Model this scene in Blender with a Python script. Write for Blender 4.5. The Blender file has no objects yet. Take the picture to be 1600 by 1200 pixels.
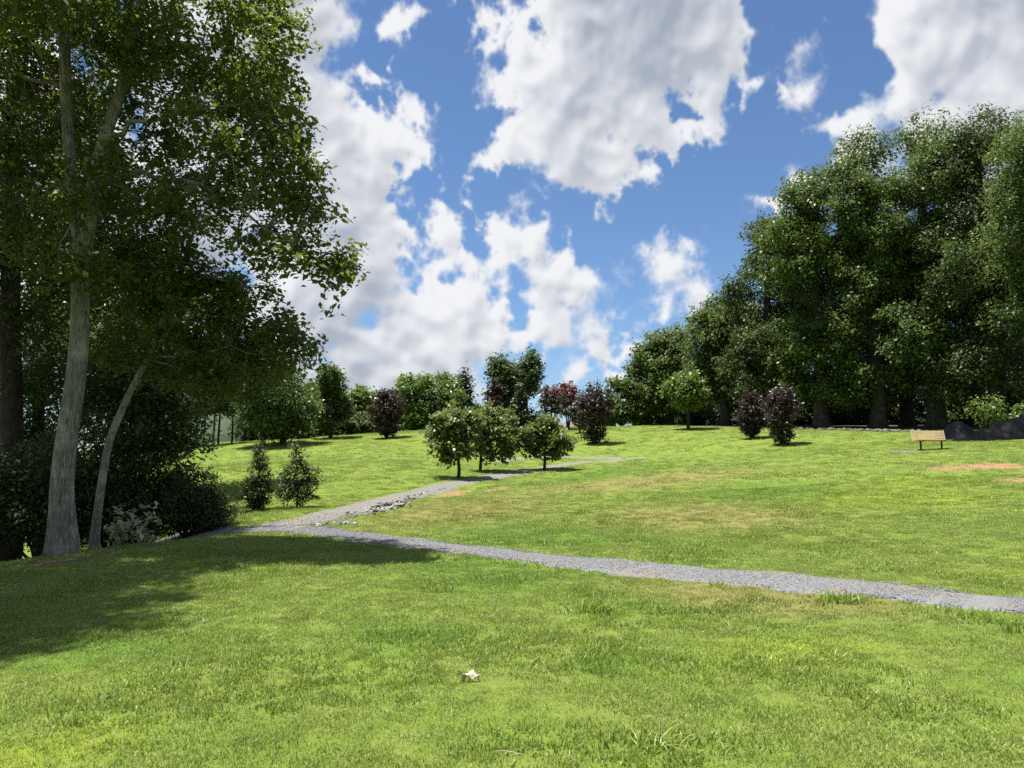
import bpy, math, numpy as np
from mathutils import Vector

S = bpy.context.scene
COL = S.collection
RNG = np.random.default_rng(7)
R = math.radians

# ------------------------------------------------------------------ camera
F = 1209.0                      # focal length in pixels of a 1600 px wide picture
PITCH = R(6.0)
EYE = 1.6
cam_d = bpy.data.cameras.new('camera'); cam = bpy.data.objects.new('camera', cam_d); COL.objects.link(cam)
cam_d.sensor_width = 36.0; cam_d.lens = 36.0 * F / 1600.0
cam_d.clip_start = 0.1; cam_d.clip_end = 4000
cam.location = (0, 0, EYE); cam.rotation_euler = (math.pi / 2 + PITCH, 0, 0)
S.camera = cam

def ray(u, v):
    a = (u - 800) / F; b = (600 - v) / F
    return np.array([a, math.cos(PITCH) - b * math.sin(PITCH), math.sin(PITCH) + b * math.cos(PITCH)])
def px(u, v, d):
    r = ray(u, v)
    return np.array([0, 0, EYE]) + r * (d / r[1])

# ------------------------------------------------------------------ light
SUN_EL, SUN_AZ = R(75), R(-86)      # azimuth clockwise from +Y (ahead of the camera)
sun_vec = Vector((math.sin(SUN_AZ) * math.cos(SUN_EL), math.cos(SUN_AZ) * math.cos(SUN_EL), math.sin(SUN_EL)))
sl = bpy.data.lights.new('sun', 'SUN'); sl.energy = 4.8; sl.angle = R(0.53); sl.color = (1.0, 0.95, 0.86)
so = bpy.data.objects.new('sun', sl); COL.objects.link(so)
so.rotation_euler = (-sun_vec).to_track_quat('-Z', 'Y').to_euler(); so.location = (-30, 20, 60)

S.view_settings.view_transform = 'Standard'; S.view_settings.look = 'None'
S.view_settings.gamma = 1.0; S.view_settings.use_curve_mapping = False
S.view_settings.exposure = 1.25
S.render.engine = 'CYCLES'
S.cycles.use_denoising = False; S.cycles.max_bounces = 6; S.cycles.diffuse_bounces = 3; S.cycles.glossy_bounces = 2
S.cycles.transmission_bounces = 4; S.cycles.transparent_max_bounces = 4
S.cycles.caustics_reflective = False; S.cycles.caustics_refractive = False

# ------------------------------------------------------------------ node helper
class NT:
    def __init__(s, tree): s.t = tree; s.n = tree.nodes; s.l = tree.links
    def new(s, typ, **kw):
        nd = s.n.new(typ)
        for k, v in kw.items(): setattr(nd, k, v)
        return nd
    def put(s, sock, val):
        if isinstance(val, bpy.types.NodeSocket): s.l.new(val, sock)
        elif val is not None:
            if sock.type == 'RGBA' and len(val) == 3: val = (*val, 1)
            sock.default_value = val
    def math(s, op, a, b=None, c=None, clamp=False):
        nd = s.new('ShaderNodeMath', operation=op, use_clamp=clamp)
        for i, v in enumerate((a, b, c)):
            if v is not None: s.put(nd.inputs[i], v)
        return nd.outputs[0]
    def vmath(s, op, a, b=None, out=0):
        nd = s.new('ShaderNodeVectorMath', operation=op)
        s.put(nd.inputs[0], a)
        if b is not None:
            if op == 'SCALE': s.put(nd.inputs['Scale'], b)
            else: s.put(nd.inputs[1], b)
        return nd.outputs[out]
    def dot(s, a, b): return s.vmath('DOT_PRODUCT', a, b, out=1)
    def mapr(s, v, a, b, c=0.0, d=1.0, smooth=False):
        nd = s.new('ShaderNodeMapRange'); nd.clamp = True
        if smooth: nd.interpolation_type = 'SMOOTHSTEP'
        for i, x in enumerate((v, a, b, c, d)): s.put(nd.inputs[i], x)
        return nd.outputs[0]
    def noise(s, vec, scale, detail=4, rough=0.55, dist=0.0, color=False):
        nd = s.new('ShaderNodeTexNoise')
        if vec is not None: s.put(nd.inputs['Vector'], vec)
        s.put(nd.inputs['Scale'], scale); s.put(nd.inputs['Detail'], detail)
        s.put(nd.inputs['Roughness'], rough); s.put(nd.inputs['Distortion'], dist)
        return nd.outputs[1 if color else 0]
    def voro(s, vec, scale, detail=0, rough=0.5, feature='F1'):
        nd = s.new('ShaderNodeTexVoronoi', feature=feature)
        if vec is not None: s.put(nd.inputs['Vector'], vec)
        s.put(nd.inputs['Scale'], scale); s.put(nd.inputs['Detail'], detail); s.put(nd.inputs['Roughness'], rough)
        return nd
    def mix(s, f, a, b, blend='MIX'):
        nd = s.new('ShaderNodeMix', data_type='RGBA', blend_type=blend)
        s.put(nd.inputs[0], f); s.put(nd.inputs[6], a); s.put(nd.inputs[7], b)
        return nd.outputs[2]

# ------------------------------------------------------------------ sky with broken cumulus
W = bpy.data.worlds.new('World'); S.world = W; W.use_nodes = True
wt = NT(W.node_tree)
for n in list(wt.n): wt.n.remove(n)

LOBES = [  # u, v, radius (pixels of the photograph), weight
    (835,85,80,1),(905,60,120,1),(1000,40,120,1),(1090,50,95,1),(1150,45,55,.8),(885,165,90,1),(930,225,70,1),(960,275,48,.8),
    (1080,135,65,.7),(815,230,48,.8),(990,160,80,.8),(1000,-60,200,1),(1120,-60,120,1),
    (770,262,30,.62),(835,300,26,.55),(735,30,28,.6),(612,22,38,.62),(622,125,20,.55),
    (465,45,78,1),(430,150,110,1),(535,205,75,1),(605,210,55,.9),(655,205,24,.7),(470,280,110,1),(565,290,65,1),(510,370,95,1),
    (600,370,50,.7),(690,345,58,.7),(700,410,38,.65),(560,440,95,1),(620,455,48,.9),(480,480,110,1),(560,540,90,1),(645,560,70,1),
    (720,500,75,.95),(740,450,45,.8),(690,530,60,.8),(795,510,42,.6),(825,555,42,.75),(700,580,80,1),(450,590,110,1),(590,620,110,.9),
    (380,-80,170,1),(300,100,160,1),(250,330,160,1),(150,520,160,.9),(60,200,160,1),
    (800,378,46,1),(815,405,46,1),(852,440,50,1),(905,450,42,.95),(930,490,36,.9),(962,530,36,.85),(880,510,60,.75),(992,545,24,.75),
    (1060,415,40,.95),(1030,460,30,.8),(1090,450,36,.8),(1085,515,36,.55),
    (1268,140,42,.95),(1240,150,30,.8),(1300,155,24,.7),
    (1480,70,105,1),(1430,30,75,1),(1560,90,120,1),(1410,165,75,1),(1345,200,44,.85),(1480,210,110,1),(1345,255,55,.7),(1255,293,26,.9),
    (1205,343,18,.7),(1560,-60,150,1),(1580,260,120,1),(1000,590,0.1,0),
    (920,588,38,.9),(890,578,24,.7),(965,605,34,.8),(1130,600,60,.5),
    (1035,166,13,-.5),
]
def make_clouds():
    """broken cumulus as a procedural field over azimuth x elevation; returns cover and light arrays"""
    WX, HY = 4608, 1152; EL0, EL1 = R(-5), R(90)
    r = np.random.default_rng(5)
    el = np.linspace(EL0, EL1, HY, dtype=np.float32)[:, None]; az = ((np.arange(WX, dtype=np.float32) + .5) / WX * 2 - 1)[None] * np.pi
    ppr = WX / (2 * np.pi)                                  # pixels per radian
    fy = np.fft.fftfreq(HY)[:, None]; fx = np.fft.rfftfreq(WX)[None]; fr = np.sqrt(fx * fx + fy * fy).astype(np.float32) + 1e-9
    def spec(filt, seed):
        w = np.random.default_rng(seed).standard_normal((HY, WX), dtype=np.float32)
        n = np.fft.irfft2(np.fft.rfft2(w) * filt, s=(HY, WX)); return (n / n.std()).astype(np.float32)
    def band(size, seed):                                   # size in radians
        f0 = 1 / (size * ppr); return spec(np.exp(-(np.log2(fr / f0) / .55) ** 2), seed)
    fbm = spec(fr ** -1.75 * (fr > 1 / (.2 * ppr)), 1)
    fine = spec(fr ** -1.45 * (fr > 1 / (.10 * ppr)), 2)
    bil = 0; amp = 1.0; size = .10; k = 3
    while size > .009:
        bil = bil + amp * (1 - 1.25 * np.abs(band(size, k))); amp *= .62; size *= .55; k += 1
    bil = bil / 1.3
    wx = spec(fr ** -1.8 * (fr > 1 / (.25 * ppr)), 20); wy = spec(fr ** -1.8 * (fr > 1 / (.25 * ppr)), 21)
    L = np.full((HY, WX), -1.0, np.float32)
    X = (np.cos(el) * np.sin(az)).astype(np.float32); Yv = (np.cos(el) * np.cos(az)).astype(np.float32); Zv = np.sin(el) + 0 * az
    neg = np.zeros_like(L)
    for (u, v, rp, w) in LOBES:
        d = ray(u, v); d /= np.linalg.norm(d)
        a0 = math.atan2(d[0], d[1]); e0 = math.asin(d[2])
        off = np.hypot((u - 800) / F, (v - 600) / F); rad = rp / F / (1 + .75 * off * off)
        m = 3.0 * rad / math.cos(e0)
        x0 = int(max(0, ((a0 - m) / np.pi + 1) / 2 * WX)); x1 = int(min(WX, ((a0 + m) / np.pi + 1) / 2 * WX))
        y0 = int(max(0, (e0 - 3*rad - EL0) / (EL1 - EL0) * HY)); y1 = int(min(HY, (e0 + 3*rad - EL0) / (EL1 - EL0) * HY))
        s = (slice(y0, y1), slice(x0, x1))
        ang = np.arccos(np.clip(X[s]*d[0] + Yv[s]*d[1] + Zv[s]*d[2], -1, 1))
        q = 1 - ang / rad                                   # 0 on the outline, 1 in the middle
        if w < 0: neg[s] = np.maximum(neg[s], np.clip(q + .4, 0, 1) * 1.2)
        else: L[s] = np.maximum(L[s], np.minimum(q * rad / .045, 2.4) - (1 - w) * .7)
    # the same broken cover goes on beyond the picture
    d = ray(800, 560); d /= np.linalg.norm(d); ang = np.arccos(np.clip(X*d[0] + Yv*d[1] + Zv*d[2], -1, 1)); out = np.clip((ang - R(38)) / R(10), 0, 1)
    cover = band(.55, 40) * .8 + band(.28, 41) * .4
    L = np.where(out > 0, np.maximum(L, -1 + out * np.clip(cover * .9 + 1.0, 0, 2.6)), L) - neg
    iy = np.clip(np.arange(HY)[:, None] + wy * ppr * .011, 0, HY - 1).astype(np.int32); ix = ((np.arange(WX)[None] + wx * ppr * .011) % WX).astype(np.int32)
    L = L[iy, ix]
    Lc = np.clip(L, -1, 2.2); Lc = np.where(Lc > 0, Lc * 1.35, Lc)
    def blur(a, size):
        n = np.fft.irfft2(np.fft.rfft2(a) * np.exp(-(fr * size * ppr * 2.2) ** 2), s=(HY, WX)); return n.astype(np.float32)
    den = Lc + .27 * bil + .15 * fbm + .085 * fine + .15
    soft = blur(np.abs(blur(fine, .02)), .03); soft = soft / soft.mean()
    # some edges are crisp and billowed, others fray out
    wdt = .85 * np.clip(soft, .55, 2.2)
    a = np.clip((den + .14) / wdt, 0, 1); a = a * a * (3 - 2 * a)
    # thickness along the way to the sun: bright outline towards it, grey bases and cores
    T = np.clip(den - .15, 0, 2.4); Ts = blur(T, .006); Tb = blur(T, .020); Tc = blur(T, .05); occ = 0
    for i, st in enumerate((.008, .02, .04, .07)):
        dx = int(round(-.45 * st * ppr)); dy = int(round(.89 * st * ppr)); occ = occ + np.roll(np.roll((Ts, Ts, Tb, Tb)[i], -dx, 1), -dy, 0) * (.14, .20, .22, .20)[i]
    def slope(f, st): return f - np.roll(np.roll(f, int(round(.45 * st * ppr)), 1), -int(round(.89 * st * ppr)), 0)
    relief = np.clip(.55 * slope(Ts, .012) + .16 * slope(blur(bil, .003), .008), -.35, .45)
    shade = np.clip(1.14 - .98 * (1 - np.exp(-occ / 1.15)) - .10 * Tc + .62 * relief + .05 * blur(fbm, .012), 0, 1)
    shade = shade * .45 + blur(shade, .006) * .55
    return a.astype(np.float32), shade.astype(np.float32)
CL_A, CL_S = make_clouds()
def sky_image():
    h, w = CL_A.shape
    im = bpy.data.images.new('cloud_field', w, h, alpha=False, float_buffer=False); im.colorspace_settings.name = 'Non-Color'
    buf = np.zeros((h, w, 4), np.float32); buf[..., 0] = CL_A; buf[..., 1] = CL_S; buf[..., 3] = 1
    im.pixels.foreach_set(buf.ravel()); im.update(); im.pack(); return im
tc = wt.new('ShaderNodeTexCoord').outputs['Generated']
sx = wt.new('ShaderNodeSeparateXYZ'); wt.put(sx.inputs[0], wt.vmath('NORMALIZE', tc))
cu = wt.math('ADD', wt.math('DIVIDE', wt.math('ARCTAN2', sx.outputs[0], sx.outputs[1]), 2 * math.pi), .5)
cv = wt.math('DIVIDE', wt.math('ADD', wt.math('ARCSINE', sx.outputs[2]), R(5)), R(95))
cv = wt.math('MINIMUM', wt.math('MAXIMUM', cv, .001), .999)
cx = wt.new('ShaderNodeCombineXYZ'); wt.put(cx.inputs[0], cu); wt.put(cx.inputs[1], cv)
ti = wt.new('ShaderNodeTexImage'); ti.image = sky_image(); ti.extension = 'REPEAT'; ti.interpolation = 'Cubic'; wt.put(ti.inputs[0], cx.outputs[0])
sc_ = wt.new('ShaderNodeSeparateColor'); wt.put(sc_.inputs[0], ti.outputs[0])
alpha = sc_.outputs[0]; shade = sc_.outputs[1]
ccol = wt.mix(shade, (.33, .375, .46), (.80, .81, .83))
sky = wt.new('ShaderNodeTexSky'); sky.sky_type = 'NISHITA'; sky.sun_disc = False
sky.sun_elevation = SUN_EL; sky.sun_rotation = SUN_AZ % (2 * math.pi); sky.altitude = 0
sky.air_density = 1.0; sky.dust_density = 0.1; sky.ozone_density = 8.0
bg1 = wt.new('ShaderNodeBackground'); wt.put(bg1.inputs[0], sky.outputs[0]); bg1.inputs[1].default_value = 0.057
bg2 = wt.new('ShaderNodeBackground'); wt.put(bg2.inputs[0], ccol); bg2.inputs[1].default_value = 0.47
ms = wt.new('ShaderNodeMixShader'); wt.put(ms.inputs[0], alpha)
wt.l.new(bg1.outputs[0], ms.inputs[1]); wt.l.new(bg2.outputs[0], ms.inputs[2])
wo = wt.new('ShaderNodeOutputWorld'); wt.l.new(ms.outputs[0], wo.inputs[0])
W.cycles.sampling_method = 'MANUAL'; W.cycles.sample_map_resolution = 1024

# ------------------------------------------------------------------ terrain shape
ctrl = [(-6,0,0),(0,0,0),(6,0,0),(-6,5,-.04),(0,5,0),(6,5,0),(0,-20,0),(-30,-20,-.6),(30,-20,.3),(0,-60,0),
        (-12.5,17.5,-1.0),(-16,14,-.9),(-9.5,20.5,-.75),(-20,25,-2),(-15,29,-1.4),(-25,10,-1.2),(-30,40,-.6),(-14,10,-.35),
        (-55,55,1.0),(-60,95,2.2),(0,95,4.6),(60,95,5.6),(40,40,3.3),(60,60,4.8),(30,15,.6),(32,25,1.7),(-90,0,-1.5),(90,0,2),(-90,60,0),(100,60,5)]
for (u, v, d) in [(1600,950,8.75),(1200,906,10.85),(1000,889,12),(800,868,13.7),(650,852,15.4),(480,826,19.2),
                  (97,868,14.5),(0,888,12.8),(280,845,16.6),(402,797,24),(465,797,24),(340,810,21.5),
                  (300,750,34),(360,790,26),(500,760,30),(450,720,42),(300,702,55),(600,686,60),(500,690,58),(700,672,63),
                  (520,803,21.5),(600,783,25.5),(680,764,30),(760,746,35),(850,732,39.5),(920,722,43),(1000,716,45.5),
                  (930,694,53),(1000,666,68),(1150,665,66),(850,668,68),(1222,695,43),(1175,686,46),(1300,669,58),
                  (1455,702,37),(1550,690,41),(1400,675,50),(1590,672,47),
                  (1000,820,18.5),(1000,780,25),(1000,750,32),(1300,830,17),(1300,780,23),(1300,740,30),(1500,850,14.5),
                  (1500,790,20.5),(1500,735,28.5),(700,820,20),(800,790,24.5)]:
    ctrl.append(tuple(px(u, v, d)))
ctrl = np.array(ctrl, float)
SC = 20.0
def _phi(r2): return np.where(r2 > 1e-12, .5 * r2 * np.log(np.maximum(r2, 1e-12)), 0.0)
_P = ctrl[:, :2] / SC; _n = len(_P)
_K = _phi(((_P[:, None] - _P[None]) ** 2).sum(-1)) + np.eye(_n) * 0.004
_A = np.zeros((_n + 3, _n + 3)); _A[:_n, :_n] = _K; _A[:_n, _n] = 1; _A[:_n, _n+1:] = _P; _A[_n, :_n] = 1; _A[_n+1:, :_n] = _P.T
_w = np.linalg.solve(_A, np.concatenate([ctrl[:, 2], [0, 0, 0]]))
def height(x, y):
    x = np.atleast_1d(np.asarray(x, float)); y = np.atleast_1d(np.asarray(y, float)); sh = x.shape
    q = np.stack([x.ravel(), y.ravel()], 1) / SC
    z = np.empty(len(q))
    for i in range(0, len(q), 40000):
        b = q[i:i+40000]
        z[i:i+40000] = _phi(((b[:, None] - _P[None]) ** 2).sum(-1)) @ _w[:_n] + _w[_n] + b @ _w[_n+1:]
    z = z.reshape(sh)
    r = np.hypot(x, y - 30); t = np.clip((r - 70) / 90, 0, 1); t = t * t * (3 - 2 * t)
    far = 2.2 + 1.4 * np.sin(x / 190 + .4) + 1.1 * np.sin(y / 150)
    near = 0.012 * np.sin(x * 2.1 + 1.3 * np.sin(y * .9)) * np.sin(y * 1.7 + .6) + 0.02 * np.sin(x * .7 + y * .45)
    return z * (1 - t) + far * t + near
def hz(x, y): return float(height(x, y)[0])
def gpx(u, d):
    """ground point in the column u of the picture at depth d"""
    z = 0.0
    for _ in range(6):
        b = (z - EYE) / d; v = 600 - F * math.tan(math.atan(b) - PITCH)
        p = px(u, v, d); z = hz(p[0], d)
    return np.array([p[0], d, z])
def hit(u, v):
    """where the view ray through a pixel meets the ground"""
    ds = np.linspace(3, 110, 900); r = ray(u, v); r = r / r[1]
    P = np.array([0, 0, EYE]) + ds[:, None] * r
    k = np.nonzero(P[:, 2] < height(P[:, 0], P[:, 1]))[0]
    i = k[0] if len(k) else len(ds) - 1
    return np.array([P[i, 0], P[i, 1], hz(P[i, 0], P[i, 1])])

# ------------------------------------------------------------------ mesh helpers
def mesh_np(name, verts, faces=None, quads=None, tris=None, mats=(), smooth=False, attrs=None):
    me = bpy.data.meshes.new(name)
    if faces is not None:
        me.from_pydata([tuple(v) for v in verts], [], faces)
    else:
        verts = np.asarray(verts, np.float32); nv = len(verts)
        q = np.zeros((0, 4), int) if quads is None else np.asarray(quads); t = np.zeros((0, 3), int) if tris is None else np.asarray(tris)
        loops = np.concatenate([q.ravel(), t.ravel()]).astype(np.int32)
        starts = np.concatenate([np.arange(len(q)) * 4, len(q) * 4 + np.arange(len(t)) * 3]).astype(np.int32)
        me.vertices.add(nv); me.vertices.foreach_set('co', verts.ravel())
        me.loops.add(len(loops)); me.loops.foreach_set('vertex_index', loops)
        me.polygons.add(len(starts)); me.polygons.foreach_set('loop_start', starts)
    if attrs:
        for k, a in attrs.items():
            at = me.attributes.new(k, 'FLOAT', 'POINT'); at.data.foreach_set('value', np.asarray(a, np.float32))
    for m in mats: me.materials.append(m)
    me.update(calc_edges=True); me.validate()
    if smooth: me.polygons.foreach_set('use_smooth', np.ones(len(me.polygons), bool))
    return me
def obj(name, me, parent=None, loc=None):
    o = bpy.data.objects.new(name, me); COL.objects.link(o)
    if parent is not None: o.parent = parent
    if loc is not None: o.location = tuple(loc)
    return o
def tag(o, label, cat=None, group=None, kind=None):
    if label: o['label'] = label
    if cat: o['category'] = cat
    if group: o['group'] = group
    if kind: o['kind'] = kind
    return o
def thing(name, label, cat, loc, group=None, rz=0):
    o = bpy.data.objects.new(name, None); COL.objects.link(o); o.location = tuple(loc); o.rotation_euler[2] = rz
    o.empty_display_size = .3
    return tag(o, label, cat, group)
class MB:
    def __init__(s): s.v = []; s.f = []; s.n = 0
    def add(s, v, f):
        s.v.append(np.asarray(v, float)); s.f += [tuple(i + s.n for i in q) for q in f]; s.n += len(v)
    def tube(s, pts, rad, sides=8, cap=True, wob=None):
        pts = np.asarray(pts, float); n = len(pts); rad = np.broadcast_to(rad, n)
        tan = np.gradient(pts, axis=0); tan /= np.linalg.norm(tan, axis=1)[:, None] + 1e-9
        ref = np.array([1.0, 0, 0]) if abs(tan[0][0]) < .8 else np.array([0, 1.0, 0])
        a = np.linspace(0, 2 * np.pi, sides, endpoint=False); V = []
        for i in range(n):
            e1 = ref - tan[i] * (ref @ tan[i]); e1 /= np.linalg.norm(e1); ref = e1; e2 = np.cross(tan[i], e1)
            rr = rad[i] * (wob(a, i / max(1, n-1)) if wob else 1.0)
            V.append(pts[i] + (np.cos(a) * rr)[:, None] * e1 + (np.sin(a) * rr)[:, None] * e2)
        f = [(i*sides + j, i*sides + (j+1) % sides, (i+1)*sides + (j+1) % sides, (i+1)*sides + j) for i in range(n-1) for j in range(sides)]
        if cap: f += [tuple(range((n-1)*sides, n*sides)), tuple(range(sides-1, -1, -1))]
        s.add(np.concatenate(V), f)
    def box(s, c, size, rx=0.0):
        c = np.array(c, float); h = np.array(size) / 2
        v = np.array([[x, y, z] for x in (-1, 1) for y in (-1, 1) for z in (-1, 1)]) * h
        if rx: cy, sy = math.cos(rx), math.sin(rx); v = np.stack([v[:, 0], v[:, 1]*cy - v[:, 2]*sy, v[:, 1]*sy + v[:, 2]*cy], 1)
        s.add(v + c, [(0,1,3,2),(4,6,7,5),(0,4,5,1),(2,3,7,6),(0,2,6,4),(1,5,7,3)])
    def mesh(s, name, mat, smooth=False):
        return mesh_np(name, np.concatenate(s.v), faces=s.f, mats=[mat], smooth=smooth)

# ------------------------------------------------------------------ materials
def new_mat(name):
    m = bpy.data.materials.new(name); m.use_nodes = True; t = NT(m.node_tree)
    return m, t, t.n['Principled BSDF'], t.n['Material Output']
def plain(name, col, rough=.6, var=.25, scale=30, bump=0.0, metal=0.0, spec=.4):
    m, t, b, o = new_mat(name)
    co = t.new('ShaderNodeTexCoord').outputs['Object']
    n = t.noise(co, scale, 6, .6)
    c = t.mix(t.mapr(n, .3, .7, 0, 1), tuple(x * (1 - var) for x in col), tuple(min(1, x * (1 + var)) for x in col))
    t.put(b.inputs['Base Color'], c); b.inputs['Roughness'].default_value = rough; b.inputs['Metallic'].default_value = metal
    b.inputs['Specular IOR Level'].default_value = spec
    if bump:
        bp = t.new('ShaderNodeBump'); bp.inputs['Strength'].default_value = bump; bp.inputs['Distance'].default_value = .02
        t.put(bp.inputs['Height'], n); t.put(b.inputs['Normal'], bp.outputs[0])
    return m
def leaf_mat(name, dark, light, trans, rough=.42, tmix=.28, spec=.45):
    m, t, b, o = new_mat(name)
    at = t.new('ShaderNodeAttribute', attribute_name='tint').outputs['Fac']
    c = t.mix(at, dark, light)
    t.put(b.inputs['Base Color'], c); b.inputs['Roughness'].default_value = rough; b.inputs['Specular IOR Level'].default_value = spec
    tr = t.new('ShaderNodeBsdfTranslucent'); t.put(tr.inputs[0], t.mix(.5, t.mix(at, tuple(x*.7 for x in trans), trans), c))
    mx = t.new('ShaderNodeMixShader'); mx.inputs[0].default_value = tmix
    t.l.new(b.outputs[0], mx.inputs[1]); t.l.new(tr.outputs[0], mx.inputs[2]); t.l.new(mx.outputs[0], o.inputs[0])
    return m
def bark_mat(name, dark, light, sx=26, sz=3.2, bump=.6):
    m, t, b, o = new_mat(name)
    co = t.new('ShaderNodeTexCoord').outputs['Object']
    st = t.new('ShaderNodeMapping'); t.put(st.inputs['Vector'], co); st.inputs['Scale'].default_value = (sx, sx, sz)
    n1 = t.noise(st.outputs[0], 1.0, 6, .65, .6)
    v = t.voro(st.outputs[0], .9, 2, .6, 'DISTANCE_TO_EDGE').outputs['Distance']
    h = t.math('ADD', t.math('MULTIPLY', n1, .8), t.mapr(v, 0, .25, 0, .35))
    blot = t.noise(co, 2.3, 5, .6)
    c = t.mix(t.mapr(h, .35, .85, 0, 1), dark, light)
    c = t.mix(t.mapr(blot, .5, .72, 0, .5), c, tuple(x * 1.15 for x in (light[0], light[0] * 1.02, light[0] * .95)))
    t.put(b.inputs['Base Color'], c); b.inputs['Roughness'].default_value = .9; b.inputs['Specular IOR Level'].default_value = .15
    bp = t.new('ShaderNodeBump'); bp.inputs['Strength'].default_value = bump; bp.inputs['Distance'].default_value = .03
    t.put(bp.inputs['Height'], h); t.put(b.inputs['Normal'], bp.outputs[0])
    return m

M = {}
M['leaf_oak']   = leaf_mat('leaf_oak',   (.042,.074,.020), (.108,.162,.046), (.25,.34,.06), rough=.55, tmix=.32, spec=.35)
M['leaf_left']  = leaf_mat('leaf_left',  (.045,.074,.016), (.112,.155,.032), (.30,.37,.04), tmix=.40, rough=.5)
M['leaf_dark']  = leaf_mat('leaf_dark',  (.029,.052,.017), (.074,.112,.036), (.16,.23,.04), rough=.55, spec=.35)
M['leaf_light'] = leaf_mat('leaf_light', (.055,.105,.018), (.120,.190,.035), (.25,.36,.05), tmix=.35)
M['leaf_mid']   = leaf_mat('leaf_mid',   (.035,.066,.015), (.090,.140,.030), (.20,.29,.04), tmix=.32)
M['leaf_purple']= leaf_mat('leaf_purple',(.021,.017,.014), (.064,.047,.036), (.10,.055,.035), tmix=.22)
M['leaf_myrtle']= leaf_mat('leaf_myrtle',(.030,.032,.022), (.085,.075,.050), (.16,.12,.06), tmix=.28)
M['flower_red'] = leaf_mat('flower_red', (.20,.03,.05), (.42,.09,.12), (.45,.08,.12), tmix=.3)
M['flower_pale']= leaf_mat('flower_pale',(.18,.09,.10), (.30,.17,.18), (.35,.15,.18), tmix=.3)
M['leaf_pale_sunlit']  = leaf_mat('leaf_pale_sunlit',  (.20,.23,.12), (.55,.56,.38), (.5,.55,.3), tmix=.35)  # pale leaf, lightened further so the colour carries the sunlight on the shrub
M['leaf_pine']  = leaf_mat('leaf_pine',  (.016,.030,.015), (.042,.062,.030), (.07,.10,.03), tmix=.15)
M['leaf_redbud']= leaf_mat('leaf_redbud',(.055,.090,.022), (.140,.188,.052), (.30,.37,.06), tmix=.36, rough=.45, spec=.5)
M['bark_grey']  = bark_mat('bark_grey', (.085,.075,.065), (.47,.435,.385), 40, 4.0, 1.0)
M['bark_dark']  = bark_mat('bark_dark', (.022,.018,.014), (.085,.072,.058), 14, 2.5, .5)
M['bark_mid']   = bark_mat('bark_mid', (.04,.034,.028), (.17,.15,.12), 30, 4, .5)

# ---- patches of the lawn (centre x, y, half axes, turn) that ground and blades share; some grass tones also paint in the swell's soft shading
def patch(u0, v0, u1, v1, wy):
    a = hit(u0, v0); b = hit(u1, v1); c = (a + b) / 2; d = b - a
    return (c[0], c[1], np.hypot(d[0], d[1]) / 2, wy, math.atan2(d[1], d[0]))
CLAY = [patch(1450,733,1610,727,1.0), patch(683,778,734,766,.35), patch(752,770,798,760,.28), patch(1560,752,1640,748,.5)]
BROWN = [patch(600,822,820,776,2.0), patch(960,800,1250,815,2.6), patch(830,770,1150,735,2.2), patch(1000,915,1420,955,.9),
         patch(620,852,700,857,.45), patch(1060,742,1150,738,.9)]
YELLOW = [patch(1110,1030,1330,1012,.45), patch(1500,900,1640,895,.5), patch(1250,790,1500,770,2.0), patch(1340,770,1500,745,1.6), patch(0,1180,190,1165,.4)]
GREEN = [patch(820,760,1010,728,1.2), patch(700,830,1000,845,1.6), patch(900,1040,1010,1045,.5), patch(560,990,720,1000,.6), patch(1180,760,1330,790,2.2), patch(300,1000,60,1040,.6), patch(640,880,900,915,1.2)]
DIRT = [patch(-80,893,160,873,.55), patch(130,872,310,842,.5)]
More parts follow.
